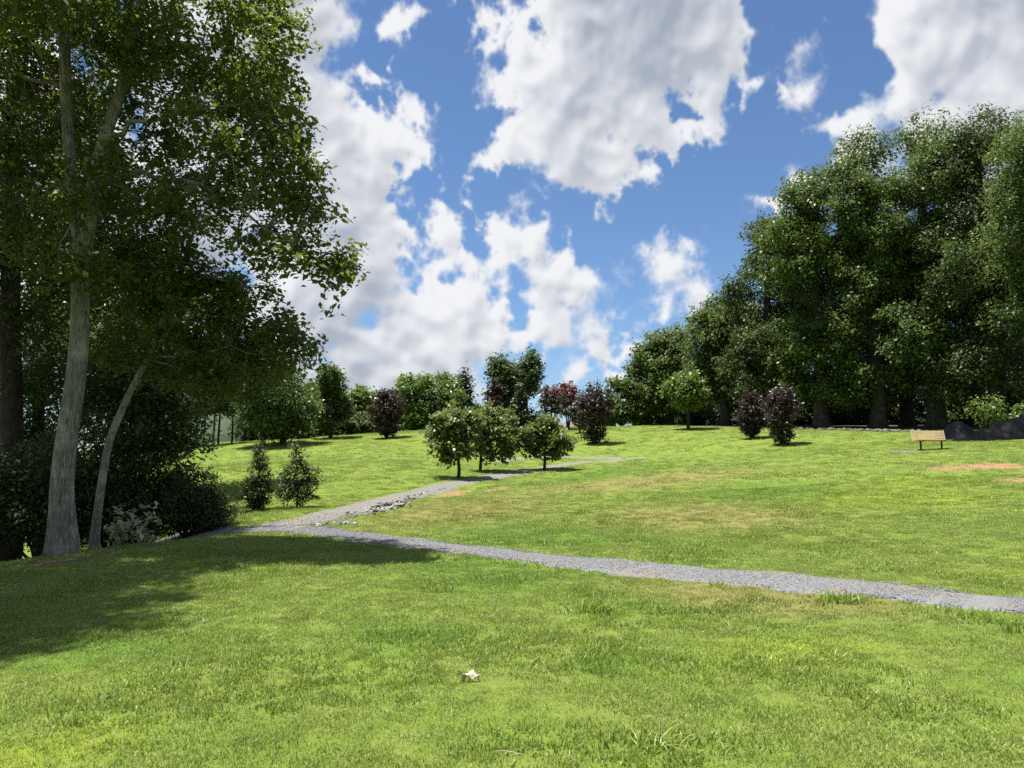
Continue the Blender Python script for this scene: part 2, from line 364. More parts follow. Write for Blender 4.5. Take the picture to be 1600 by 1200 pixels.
def build_lawn_group():
    g = bpy.data.node_groups.new('lawn_colour', 'ShaderNodeTree')
    for n in ('Colour',): g.interface.new_socket(n, in_out='OUTPUT', socket_type='NodeSocketColor')
    for n in ('Bare', 'Clump'): g.interface.new_socket(n, in_out='OUTPUT', socket_type='NodeSocketFloat')
    t = NT(g); o = t.new('NodeGroupOutput'); P = t.new('ShaderNodeNewGeometry').outputs['Position']
    flat = t.vmath('MULTIPLY', P, (1, 1, 0))
    wobble = t.noise(flat, 1.6, 6, .65)
    wob = t.math('MULTIPLY', t.math('SUBTRACT', wobble, .5), 2.6)
    def mask(lst, soft=.5, k=1.0):
        acc = None
        for (cx, cy, rx, ry, a) in lst:
            q = t.vmath('SUBTRACT', flat, (cx, cy, 0))
            x = t.math('DIVIDE', t.dot(q, (math.cos(a), math.sin(a), 0)), rx); y = t.math('DIVIDE', t.dot(q, (-math.sin(a), math.cos(a), 0)), ry)
            r = t.math('SQRT', t.math('ADD', t.math('MULTIPLY', x, x), t.math('MULTIPLY', y, y)))
            m = t.mapr(t.math('ADD', r, t.math('MULTIPLY', wob, k)), 1 + soft, 1 - soft, 0, 1, True)
            acc = m if acc is None else t.math('MAXIMUM', acc, m)
        return acc
    big = t.noise(flat, .22, 4, .55); mid = t.noise(flat, 1.1, 5, .6); fine = t.noise(flat, 7, 4, .6)
    c = t.mix(t.mapr(big, .35, .65, 0, 1), (.140,.222,.030), (.188,.256,.043))
    c = t.mix(t.mapr(mid, .42, .72, 0, .75), c, (.215,.244,.058))
    c = t.mix(t.mapr(fine, .45, .75, 0, .55), c, (.088,.172,.020))
    c = t.mix(t.math('MULTIPLY', mask(GREEN, .7), .8), c, (.085,.185,.018))
    c = t.mix(t.math('MULTIPLY', mask(YELLOW, .8), t.mapr(fine, .3, .6, .35, 1)), c, (.225,.29,.026))
    c = t.mix(t.math('MULTIPLY', mask(BROWN, .8), t.mapr(fine, .3, .7, .4, .95)), c, (.240,.172,.082))
    bare = t.math('MAXIMUM', t.math('MULTIPLY', mask(CLAY, .6, 1.2), t.mapr(fine, .32, .46, .4, 1)), mask(DIRT, .4, .6))
    clump = t.noise(flat, 2.8, 4, .7)
    t.l.new(c, o.inputs[0]); t.l.new(bare, o.inputs[1]); t.l.new(clump, o.inputs[2])
    return g
LAWN = build_lawn_group()
def mat_ground():
    m, t, b, o = new_mat('lawn_ground')
    gn = t.new('ShaderNodeGroup'); gn.node_tree = LAWN
    P = t.new('ShaderNodeNewGeometry').outputs['Position']
    sp = t.noise(P, 38, 5, .7); sp2 = t.noise(P, 11, 5, .7); lg = t.noise(P, 2.2, 5, .65)
    c = t.mix(t.mapr(sp, .38, .62, 0, .8), t.mix(.42, gn.outputs[0], (.035,.05,.012)), gn.outputs[0])
    c = t.mix(t.mapr(sp2, .52, .7, 0, .5), c, (.20,.205,.07))
    clay = t.mix(t.mapr(sp2, .35, .65, 0, 1), (.23,.115,.065), (.32,.20,.125))
    clay = t.mix(t.mapr(sp, .5, .66, 0, .7), clay, (.14,.13,.04))
    x = t.new('ShaderNodeSeparateXYZ'); t.put(x.inputs[0], P)
    litter = t.mix(t.mapr(sp2, .3, .7, 0, 1), (.085,.060,.038), (.22,.17,.115))
    dirt_side = t.mapr(x.outputs[0], -2.5, -6, 0, 1)
    near_m = t.mapr(x.outputs[1], 20, 18, 0, 1)
    bare_c = t.mix(t.math('MULTIPLY', dirt_side, near_m), clay, litter)
    c = t.mix(t.mapr(gn.outputs[1], .25, .75, 0, 1), c, bare_c)
    # leaf litter under the two woods
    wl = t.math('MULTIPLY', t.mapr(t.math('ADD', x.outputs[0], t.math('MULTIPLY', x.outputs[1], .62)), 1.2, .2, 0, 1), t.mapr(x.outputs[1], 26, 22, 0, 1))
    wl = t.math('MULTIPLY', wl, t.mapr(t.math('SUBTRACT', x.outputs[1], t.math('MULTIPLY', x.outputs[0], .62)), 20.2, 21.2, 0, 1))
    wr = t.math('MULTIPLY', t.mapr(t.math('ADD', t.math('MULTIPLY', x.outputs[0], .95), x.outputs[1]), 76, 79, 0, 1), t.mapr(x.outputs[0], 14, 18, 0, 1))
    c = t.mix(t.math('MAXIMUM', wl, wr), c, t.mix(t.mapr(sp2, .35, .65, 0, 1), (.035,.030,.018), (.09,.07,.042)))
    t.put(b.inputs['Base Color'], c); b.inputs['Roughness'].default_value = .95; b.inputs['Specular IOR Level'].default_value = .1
    bp = t.new('ShaderNodeBump'); bp.inputs['Strength'].default_value = .9; bp.inputs['Distance'].default_value = .05
    t.put(bp.inputs['Height'], t.math('ADD', t.math('MULTIPLY', sp, .5), t.math('ADD', t.math('MULTIPLY', sp2, .6), t.math('MULTIPLY', lg, .8))))
    t.put(b.inputs['Normal'], bp.outputs[0])
    return m
def mat_blade():
    m, t, b, o = new_mat('grass_blade')
    gn = t.new('ShaderNodeGroup'); gn.node_tree = LAWN
    at = t.new('ShaderNodeAttribute', attribute_name='tint').outputs['Fac']
    rnd = t.new('ShaderNodeObjectInfo').outputs['Random']
    c = t.mix(t.mapr(at, .0, 1.0, .0, .55), t.mix(.25, gn.outputs[0], (.07,.14,.02)), (.40,.46,.14))
    c = t.mix(t.mapr(at, .88, .9, 0, .8), c, (.55,.48,.28))
    c = t.mix(t.mapr(rnd, 0, 1, 0, .35), c, (.115,.20,.022))
    t.put(b.inputs['Base Color'], c); b.inputs['Roughness'].default_value = .45; b.inputs['Specular IOR Level'].default_value = .4
    tr = t.new('ShaderNodeBsdfTranslucent'); t.put(tr.inputs[0], t.mix(.5, c, (.36,.46,.05)))
    mx = t.new('ShaderNodeMixShader'); mx.inputs[0].default_value = .33
    t.l.new(b.outputs[0], mx.inputs[1]); t.l.new(tr.outputs[0], mx.inputs[2]); t.l.new(mx.outputs[0], o.inputs[0])
    return m
M['ground'] = mat_ground(); M['blade'] = mat_blade()

def mat_gravel(name, a, b_, brown):
    m, t, b, o = new_mat(name)
    P = t.new('ShaderNodeNewGeometry').outputs['Position']
    v = t.voro(P, 42, 1, .6); n = t.noise(P, 1.3, 5, .6); n2 = t.noise(P, 70, 3, .6)
    c = t.mix(t.mapr(v.outputs['Color'], .1, .9, 0, 1), a, b_)
    c = t.mix(t.mapr(n, .48, .70, 0, .85), c, brown)
    c = t.mix(t.mapr(n2, .6, .75, 0, .5), c, (.05,.05,.05))
    t.put(b.inputs['Base Color'], c); b.inputs['Roughness'].default_value = .92; b.inputs['Specular IOR Level'].default_value = .2
    bp = t.new('ShaderNodeBump'); bp.inputs['Strength'].default_value = .8; bp.inputs['Distance'].default_value = .015
    t.put(bp.inputs['Height'], t.math('ADD', t.math('MULTIPLY', v.outputs['Distance'], -1.0), n2)); t.put(b.inputs['Normal'], bp.outputs[0])
    return m
M['gravel'] = mat_gravel('gravel_path', (.090,.093,.098), (.190,.195,.203), (.21,.17,.12))
M['gravel2'] = mat_gravel('gravel_path_old', (.105,.103,.098), (.180,.176,.168), (.20,.165,.12))
M['stone'] = plain('gravel_stone', (.175,.180,.190), .85, .5, 3.0)
M['rock'] = plain('rock', (.20,.195,.18), .85, .55, 9, .5)

# ------------------------------------------------------------------ ground
def axis(lo, hi, core0, core1, step, grow=1.22):
    a = list(np.arange(core0, core1 + 1e-6, step)); s = step; x = a[-1]
    while x < hi: s *= grow; x += s; a.append(x)
    s = step; x = a[0]
    while x > lo: s *= grow; x -= s; a.insert(0, x)
    return np.array(a)
gx = axis(-1500, 1500, -26, 34, .25); gy = axis(-400, 2500, -1, 52, .25)
X, Y = np.meshgrid(gx, gy); Z = height(X, Y)
nx, ny = len(gx), len(gy)
ii = (np.arange(ny - 1)[:, None] * nx + np.arange(nx - 1)[None]).ravel()
ground = obj('ground', mesh_np('ground', np.stack([X.ravel(), Y.ravel(), Z.ravel()], 1), quads=np.stack([ii, ii+1, ii+nx+1, ii+nx], 1), mats=[M['ground']], smooth=True))
tag(ground, 'mown green lawn rising to a low hill', kind='structure')

# ------------------------------------------------------------------ paths
def smooth_line(pts, step=.25):
    pts = np.array([(q[0], q[1]) for q in pts], float); n = len(pts)
    ext = np.vstack([2*pts[0]-pts[1], pts, 2*pts[-1]-pts[-2]]); out = []
    for i in range(n - 1):
        p0, p1, p2, p3 = ext[i:i+4]; k = max(2, int(np.linalg.norm(p2-p1) / step))
        t = np.linspace(0, 1, k, endpoint=False)[:, None]
        out.append(.5 * (2*p1 + (p2-p0)*t + (2*p0-5*p1+4*p2-p3)*t*t + (3*p1-p0-3*p2+p3)*t**3))
    out.append(pts[-1:]); return np.concatenate(out)
PA = smooth_line([(16, 3.9), (10.5, 6.0)] + [hit(u, v) for u, v in [(1600,950),(1400,926),(1200,907),(1000,890),(800,868),(650,852),(560,839),(470,828),(400,829),(330,834),(270,838)]])
PB = smooth_line([hit(u, v) for u, v in [(430,824),(520,804),(600,784),(680,764),(760,747),(850,732),(920,722),(985,717),(1012,716.3)]])
PC = smooth_line([hit(u, v) for u, v in [(770,722),(820,716),(880,714.5),(930,716),(975,717)]])
def path_strip(name, L, hw, z0, mat, label, seed, taper=None):
    r = np.random.default_rng(seed); n = len(L)
    tan = np.gradient(L, axis=0); tan /= np.linalg.norm(tan, axis=1)[:, None]; nor = np.stack([-tan[:, 1], tan[:, 0]], 1)
    s = np.arange(n) * .25
    def ed(k): return sum(a * np.sin(s * f + p) for a, f, p in zip((.12,.08,.06,.05), (.9,2.3,5.1,9.3), r.uniform(0, 6.3, 4)))
    hwv = np.full(n, hw) if taper is None else hw * taper(np.linspace(0, 1, n))
    wl = hwv + ed(0); wr = hwv + ed(1); K = 9
    V = np.empty((n, K, 3)); tt = np.linspace(-1, 1, K)
    for j, t in enumerate(tt):
        off = np.where(t < 0, t * wl, t * wr); p = L + nor * off[:, None]
        V[:, j, :2] = p; V[:, j, 2] = height(p[:, 0], p[:, 1]) + z0 - (.03 if abs(t) == 1 else 0)
    i0 = (np.arange(n-1)[:, None] * K + np.arange(K-1)[None]).ravel()
    o = obj(name, mesh_np(name, V.reshape(-1, 3), quads=np.stack([i0, i0+1, i0+K+1, i0+K], 1)[:, ::-1], mats=[mat], smooth=True))
    return tag(o, label, kind='structure')
path_strip('path', PA, .66, .022, M['gravel'], 'grey gravel path crossing the lawn in front', 3)
path_strip('path', PB, .80, .016, M['gravel2'], 'grey gravel path climbing the hill past the small trees', 4, lambda t: 1.05 - .45 * t)
path_strip('path', PC, .45, .028, M['gravel2'], 'short gravel spur behind the small round trees', 5)
def dist_line(P, L):
    d = np.full(len(P), 1e9)
    for i in range(0, len(L), 2): d = np.minimum(d, np.hypot(P[:, 0]-L[i, 0], P[:, 1]-L[i, 1]))
    return d
def vnoise(x, y, s, seed=0):
    x = x * s; y = y * s; xi = np.floor(x).astype(int); yi = np.floor(y).astype(int); fx = x - xi; fy = y - yi
    def h(a, b): return (np.sin(a * 127.1 + b * 311.7 + seed * 74.7) * 43758.5453) % 1.0
    fx = fx*fx*(3-2*fx); fy = fy*fy*(3-2*fy)
    return (h(xi, yi)*(1-fx) + h(xi+1, yi)*fx) * (1-fy) + (h(xi, yi+1)*(1-fx) + h(xi+1, yi+1)*fx) * fy
def in_patch(x, y, lst, k=1.0):
    m = np.zeros(len(x), bool)
    for (cx, cy, rx, ry, a) in lst:
        qx = (x-cx)*math.cos(a) + (y-cy)*math.sin(a); qy = -(x-cx)*math.sin(a) + (y-cy)*math.cos(a)
        m |= (qx/rx)**2 + (qy/ry)**2 < k * (.6 + .8 * vnoise(x, y, 2.3, 5))
    return m

# ------------------------------------------------------------------ scattered lawn blades and gravel (uncountable)
def scatter_group(name, coll):
    ng = bpy.data.node_groups.new(name, 'GeometryNodeTree')
    ng.interface.new_socket('Geometry', in_out='INPUT', socket_type='NodeSocketGeometry'); ng.interface.new_socket('Geometry', in_out='OUTPUT', socket_type='NodeSocketGeometry')
    n = ng.nodes; l = ng.links; a = n.new('NodeGroupInput'); z = n.new('NodeGroupOutput')
    ip = n.new('GeometryNodeInstanceOnPoints'); ci = n.new('GeometryNodeCollectionInfo'); ci.inputs[0].default_value = coll
    ci.inputs['Separate Children'].default_value = True; ci.inputs['Reset Children'].default_value = True
    l.new(a.outputs[0], ip.inputs['Points']); l.new(ci.outputs[0], ip.inputs['Instance']); ip.inputs['Pick Instance'].default_value = True
    for nm, ty, sock in (('rot', 'FLOAT_VECTOR', 'Rotation'), ('scl', 'FLOAT_VECTOR', 'Scale'), ('idx', 'INT', 'Instance Index')):
        na = n.new('GeometryNodeInputNamedAttribute'); na.data_type = ty; na.inputs[0].default_value = nm
        l.new(next(s for s in na.outputs if s.enabled), ip.inputs[sock])
    l.new(ip.outputs[0], z.inputs[0]); return ng
def scatter(name, coll, P, rot, scl, idx, label):
    me = bpy.data.meshes.new(name); me.vertices.add(len(P)); me.vertices.foreach_set('co', P.astype(np.float32).ravel())
    for nm, ty, key, dat in (('rot', 'FLOAT_VECTOR', 'vector', rot), ('scl', 'FLOAT_VECTOR', 'vector', scl)):
        at = me.attributes.new(nm, ty, 'POINT'); at.data.foreach_set(key, dat.astype(np.float32).ravel())
    at = me.attributes.new('idx', 'INT', 'POINT'); at.data.foreach_set('value', idx.astype(np.int32))
    o = obj(name, me); md = o.modifiers.new('scatter', 'NODES'); md.node_group = scatter_group(name, coll)
    return tag(o, label, name, kind='stuff')
def source_coll(name, meshes):
    c = bpy.data.collections.new(name)
    for i, me in enumerate(meshes):
        o = bpy.data.objects.new('%s_%02d' % (name, i), me); c.objects.link(o)
    return c
def blades(n, rad, hmin, hmax, w, lean, seed, mat, tint=(0, 1), seg=2):
    r = np.random.default_rng(seed)
    a = r.uniform(0, 6.283, n); q = rad * np.sqrt(r.uniform(0, 1, n)); b = np.stack([q*np.cos(a), q*np.sin(a), np.full(n, -.006)], 1)
    h = r.uniform(hmin, hmax, n); da = r.uniform(0, 6.283, n); le = lean * r.uniform(.2, 1.2, n)
    dr = np.stack([np.cos(da), np.sin(da), np.zeros(n)], 1); fa = r.uniform(0, 6.283, n); sd = np.stack([np.cos(fa), np.sin(fa), np.zeros(n)], 1) * (w / 2)
    up = np.array([0, 0, 1.0]); V = []; T = []
    ws = [1, .85, 0] if seg == 2 else [.8, 1, .7, 0]; k = len(ws)
    rows = []
    for i, f in enumerate(ws):
        t = i / (k - 1); c = b + up * (h * (t - .35 * le * t * t))[:, None] + dr * (h * le * t * t)[:, None]
        rows.append(c - sd * f) ; 
        if f > 0: rows.append(c + sd * f)
    m = len(rows); V = np.stack(rows, 1).reshape(-1, 3); o = np.arange(n)[:, None] * m
    quads = np.concatenate([o + np.array([[2*i, 2*i+1, 2*i+3, 2*i+2]]) for i in range(k-2)]); tris = o + np.array([[2*(k-2), 2*(k-2)+1, 2*(k-1)]])
    ti = np.repeat(r.uniform(tint[0], tint[1], n), m)
    return mesh_np('blades', V, quads=quads, tris=tris, mats=[mat], attrs={'tint': ti})
gsrc = source_coll('blade_source', [blades(62, .11, .013, .032, .0044, .75, 100 + i, M['blade']) for i in range(5)] +
                   [blades(26, .10, .025, .062, .008, .9, 120 + i, M['blade'], (.0, .4)) for i in range(2)] +
                   [blades(18, .10, .02, .05, .005, 1.3, 130, M['blade'], (.6, 1.0))])
def lawn_points():
    r = np.random.default_rng(11); out = []
    for (y0, y1, den, sc) in ((2.6, 7, 190, 1.0), (7, 12, 150, 1.1), (12, 18, 95, 1.3), (18, 27, 58, 1.5), (27, 42, 24, 1.9), (42, 70, 8, 2.5)):
        xr = y1 * .72 + 1.2; n = int(den * (y1 - y0) * 2 * xr)
        x = r.uniform(-xr, xr, n); y = r.uniform(y0, y1, n); keep = np.abs(x) < y * .70 + 1.0
        out.append(np.stack([x[keep], y[keep], np.full(keep.sum(), sc)], 1))
    P = np.concatenate(out); x, y = P[:, 0], P[:, 1]
    wv = (vnoise(x, y, 3.0, 1) - .5) * .34 + (vnoise(x, y, 9.0, 2) - .5) * .16
    keep = (dist_line(P, PA) > .60 + wv) & (dist_line(P, PB) > .62 + wv) & (dist_line(P, PC) > .38 + wv)
    keep &= ~(in_patch(x, y, CLAY, 1.0) & (r.uniform(0, 1, len(x)) < .72)) & ~(in_patch(x, y, DIRT) & (r.uniform(0, 1, len(x)) < .85))
    keep &= ~(in_patch(x, y, BROWN, .8) & (r.uniform(0, 1, len(x)) < .35))
    # wooded ground beyond the left edge of the lawn and under the wood on the right
    keep &= ~((x + .62*y < .4) & (y - .62*x > 20.8) & (y < 24)) & ~((.95*x + y > 77.5) & (x > 15))
    keep &= r.uniform(0, 1, len(x)) < .55 + .9 * vnoise(x, y, 1.7, 3)
    P = P[keep]; x, y, sc = P.T; n = len(P); z = height(x, y)
    s = sc * r.uniform(.7, 1.3, n) * (.74 + .36 * vnoise(x, y, .8, 8) + .26 * vnoise(x, y, 3.1, 9))
    rot = np.stack([r.normal(0, .08, n), r.normal(0, .08, n), r.uniform(0, 6.283, n)], 1)
    scl = np.stack([s, s, s * r.uniform(.75, 1.15, n) * np.where(sc > 1.6, .8, 1)], 1)
    wd = vnoise(x, y, 1.1, 21); idx = r.integers(0, 5, n)
    idx = np.where((wd > .66) & (r.uniform(0, 1, n) < .6), r.integers(5, 7, n), idx); idx = np.where(r.uniform(0, 1, n) < .07, 7, idx)
    return np.stack([x, y, z], 1), rot, scl, idx
lp = lawn_points()
scatter('grass', gsrc, *lp, 'short mown grass blades covering the lawn')

import bmesh
def rock_mesh(name, seed, mat, sub=1, flat=.7):
    bm = bmesh.new(); bmesh.ops.create_icosphere(bm, subdivisions=sub, radius=1); r = np.random.default_rng(seed)
    k = r.normal(size=(5, 3)); k /= np.linalg.norm(k, axis=1)[:, None]
    for v in bm.verts:
        p = np.array(v.co); s = 1 + .12 * r.normal()
        for q in k:
            d = p @ q
            if d > .55: p -= q * (d - .55) * .85
        v.co = p * s * np.array([1.15, .9, flat])
    me = bpy.data.meshes.new(name); bm.to_mesh(me); bm.free(); me.materials.append(mat); return me
ssrc = source_coll('gravel_source', [rock_mesh('pebble', 200 + i, M['stone'], 1) for i in range(4)])
def gravel_points():
    r = np.random.default_rng(12); out = []
    for L, hw, den in ((PA, .62, 900), (PB[:10], .85, 60)):
        n = int(len(L) * .25 * 2 * hw * den); k = r.integers(0, len(L) - 1, n); tan = np.gradient(L, axis=0); tan /= np.linalg.norm(tan, axis=1)[:, None]
        nor = np.stack([-tan[:, 1], tan[:, 0]], 1); off = r.uniform(-1, 1, n) * hw * (.92 + .07 * r.normal(size=n))
        p = L[k] + tan[k] * r.uniform(0, .25, n)[:, None] + nor[k] * off[:, None]; out.append(p)
    p = np.concatenate(out); p = p[(p[:, 1] < 26) & (np.abs(p[:, 0]) < p[:, 1] * .72 + .5)]; n = len(p)
    s = r.uniform(.006, .015, n) * (1 + (p[:, 1] > 16) * .4)
    return np.stack([p[:, 0], p[:, 1], height(p[:, 0], p[:, 1]) + .022], 1), r.uniform(0, 6.28, (n, 3)), np.repeat(s[:, None], 3, 1), r.integers(0, 4, n)
scatter('gravel', ssrc, *gravel_points(), 'loose grey crushed stone on the gravel path')

# ------------------------------------------------------------------ trees
def leaf_cloud(P, D, size, aspect, r, up=.9, tint=None):
    """one folded leaf at each point P, pointing along D"""
    n = len(P); N = r.normal(size=(n, 3)); N[:, 2] = np.abs(N[:, 2]) * .7 + up; N /= np.linalg.norm(N, axis=1)[:, None]
    A = D + r.normal(size=(n, 3)) * .9; A -= N * (A * N).sum(1)[:, None]; A /= np.linalg.norm(A, axis=1)[:, None] + 1e-9
    A[:, 2] -= .25
    B = np.cross(N, A); L = size * r.uniform(.5, 1.4, n); Wd = L * aspect
    V = np.empty((n, 4, 3)); fold = N * (Wd * .22)[:, None]
    V[:, 0] = P - A * (L * .45)[:, None]; V[:, 2] = P + A * (L * .55)[:, None]
    V[:, 1] = P + B * (Wd * .5)[:, None] + fold; V[:, 3] = P - B * (Wd * .5)[:, None] + fold
    Q = np.arange(n * 4).reshape(n, 4)
    return V.reshape(-1, 3), Q
def attractors(blobs, n, r, shell=.5, wexp=.55):
    b = np.array(blobs, float); w = (b[:, 3]*b[:, 4]*b[:, 5]) ** wexp; w /= w.sum(); out = np.zeros((0, 3)); dirs = np.zeros((0, 3))
    while len(out) < n:
        k = r.choice(len(b), n, p=w); u = r.normal(size=(n, 3)); u /= np.linalg.norm(u, axis=1)[:, None]
        rad = shell + (1 - shell) * r.uniform(0, 1, n) ** .6
        p = b[k, :3] + u * rad[:, None] * b[k, 3:6]
        q = np.min(np.linalg.norm((p[:, None] - b[None, :, :3]) / b[None, :, 3:6], axis=2), axis=1)
        keep = (q > .55) | (r.uniform(0, 1, n) < .3)
        out = np.concatenate([out, p[keep]]); dirs = np.concatenate([dirs, u[keep]])
    return out[:n], dirs[:n]
def curve3(a, b, c, n):
    t = np.linspace(0, 1, n)[:, None]; return (1-t)**2 * a + 2*t*(1-t) * b + t*t * c
def make_tree(name, label, base, trunks, blobs, leaf, bark, nattr, nleaf, size, spray=.5, sigma=.22, seed=1, aspect=.55, cat='tree', group=None,
              up=.9, upshoot=0.0, limbs=8, twigs=False, split=False, sides=8, shell=.5, limb_r=.45, flare=0.0, lmin=.18, ldrop=.55, extra=None, tilt_leaf=0.0):
    """base, trunks ([points, radii]) and blobs in world metres; parts: trunk, limb, crown"""
    r = np.random.default_rng(seed); base = np.array(base, float)
    t = thing(name, label, cat, base, group)
    trunks = [(np.array(p, float) - base, np.array(q, float)) for p, q in trunks]; blobs = [(b[0]-base[0], b[1]-base[1], b[2]-base[2], *b[3:]) for b in blobs]
    A, U = attractors(blobs, nattr, r, shell)
    tm = MB(); allp = []; allr = []
    ph = r.uniform(0, 6.28, 6)
    for i, (p, q) in enumerate(trunks):
        k = max(3, int(np.linalg.norm(np.diff(p, axis=0), axis=1).sum() / max(.25, q.max() * .8)))
        s = np.linspace(0, 1, len(p)); u = np.linspace(0, 1, k); P = np.stack([np.interp(u, s, p[:, c]) for c in range(3)], 1); Q = np.interp(u, s, q)
        P[1:-1] = P[1:-1] * .5 + (P[:-2] + P[2:]) * .25
        P[:, 0] += .3 * q.mean() * np.sin(u * 9 + ph[0]) * (u > .02); P[:, 1] += .3 * q.mean() * np.sin(u * 7 + ph[1])
        hgt = P[:, 2] - P[0, 2]
        if i == 0 and flare: Q = Q * (1 + flare * np.exp(-hgt / .35) + .12 * np.exp(-hgt / 1.2))
        if i == 0: P[0, 2] -= .25
        def wob(a, tt, i=i, Q=Q): return 1 + (.018 * np.sin(15*a + 2.2*np.sin(tt*23)) + .012 * np.sin(23*a + 3*np.sin(tt*31 + 1)) if sides > 20 else 0) + .035 * np.sin(3*a + ph[2] + tt*6) + .03 * np.sin(7*a + ph[3] + tt*9) + (flare * .30 * math.exp(-tt * len(Q) * .16) * np.sin(5*a + ph[4]) if i == 0 else 0)
        tm.tube(P, Q, sides if i == 0 else max(6, sides - 4), wob=wob); allp.append(P); allr.append(Q)
    TP = np.concatenate(allp); TR = np.concatenate(allr)
    # limbs to well spread attractors
    idx = [int(np.argmax(np.linalg.norm(A - TP.mean(0), axis=1)))]; dm = np.linalg.norm(A - A[idx[0]], axis=1)
    while len(idx) < limbs: j = int(np.argmax(dm)); idx.append(j); dm = np.minimum(dm, np.linalg.norm(A - A[j], axis=1))
    LP = [TP[TP[:, 2] > .35 * TP[:, 2].max()]]; lm = tm
    for j in idx:
        tgt = A[j]; hd = np.hypot(TP[:, 0]-tgt[0], TP[:, 1]-tgt[1]); want = tgt[2] - ldrop * hd
        sc = np.abs(TP[:, 2] - want) + .25 * hd + (TP[:, 2] < lmin * TP[:, 2].max()) * 50; k = int(np.argmin(sc)); st = TP[k]
        mid = (st + tgt) / 2 + np.array([0, 0, .12 * np.linalg.norm(tgt - st)]) + r.normal(size=3) * .06 * np.linalg.norm(tgt - st)
        C = curve3(st, mid, tgt, 12); C[1:-1] += r.normal(size=(10, 3)) * .012 * np.linalg.norm(tgt - st)
        rad = np.linspace(min(TR[k] * limb_r, .025 * np.linalg.norm(tgt-st) + .02), max(.006, size * .06), 12)
        if split: lm = MB()
        lm.tube(C, rad, 6); LP.append(C[3:])
        if split: obj('limb', lm.mesh('limb', bark, True), t)
    LP = np.concatenate(LP)
    if twigs:
        lm = MB()
        for a, u_ in zip(A, U):
            k = int(np.argmin(np.linalg.norm(LP - a, axis=1) + .8 * np.maximum(0, LP[:, 2] - a[2]))); st = LP[k]; L = np.linalg.norm(a - st)
            if L < .15 or L > 1.25 * max(1.0, size * 8): continue
            C = curve3(st, (st + a) / 2 + np.array([0, 0, .1 * L]) + r.normal(size=3) * .08 * L, a + u_ * spray * .4, 6)
            lm.tube(C, np.linspace(.008 + .010 * min(L, 2.5), .004, 6), 4, cap=False)
        obj('twigs', lm.mesh('twigs', bark, True), t)['kind'] = 'stuff'
    obj('trunk', tm.mesh('trunk', bark, True), t)
    # leaves
    n = nattr * nleaf; k = np.repeat(np.arange(nattr), nleaf)
    Dv = U + r.normal(size=(nattr, 3)) * .5; Dv[:, 2] += upshoot - .1; Dv /= np.linalg.norm(Dv, axis=1)[:, None]
    spr = spray * r.uniform(.6, 1.4, nattr)
    s = r.uniform(-.6, 1, n); P = A[k] + Dv[k] * (s * spr[k])[:, None] + r.normal(size=(n, 3)) * sigma * np.array([1, 1, .75]) * (1.15 - .55 * np.maximum(s, 0))[:, None]
    ct = r.uniform(0, 1, nattr); tint = np.clip(.45 * ct[k] + .55 * r.uniform(0, 1, n), 0, 1)
    V, Q = leaf_cloud(P, Dv[k] + np.array([0, 0, tilt_leaf]), size, aspect, r, up)
    obj('crown', mesh_np('crown', V, quads=Q, mats=[leaf], attrs={'tint': np.repeat(tint, 4)}), t)
    if extra:   # blossoms on top of the crown
        mat, ne, frac = extra; hz_ = np.argsort(-A[:, 2])[:int(nattr * frac)]
        k2 = r.choice(hz_, ne); P = A[k2] + Dv[k2] * (spr[k2] * r.uniform(.4, 1.1, ne))[:, None] + r.normal(size=(ne, 3)) * sigma * .6
        V, Q = leaf_cloud(P, Dv[k2], size * .9, .9, r, .3)
        obj('blossom', mesh_np('blossom', V, quads=Q, mats=[mat], attrs={'tint': np.repeat(r.uniform(0, 1, ne), 4)}), t)
    return t
def pb(lst, d):
    """ellipsoids from picture ellipses (u, v, ru, rv[, depth shift, depth radius])"""
    out = []
    for e in lst:
        u, v, ru, rv = e[:4]; dd = d + (e[4] if len(e) > 4 else 0); c = px(u, v, dd); k = dd / F
        out.append((*c, ru * k, (e[5] if len(e) > 5 else (ru + rv) / 2 * k), rv * k))
    return out
def line(pts, d): return [px(u, v, d) for u, v in pts]

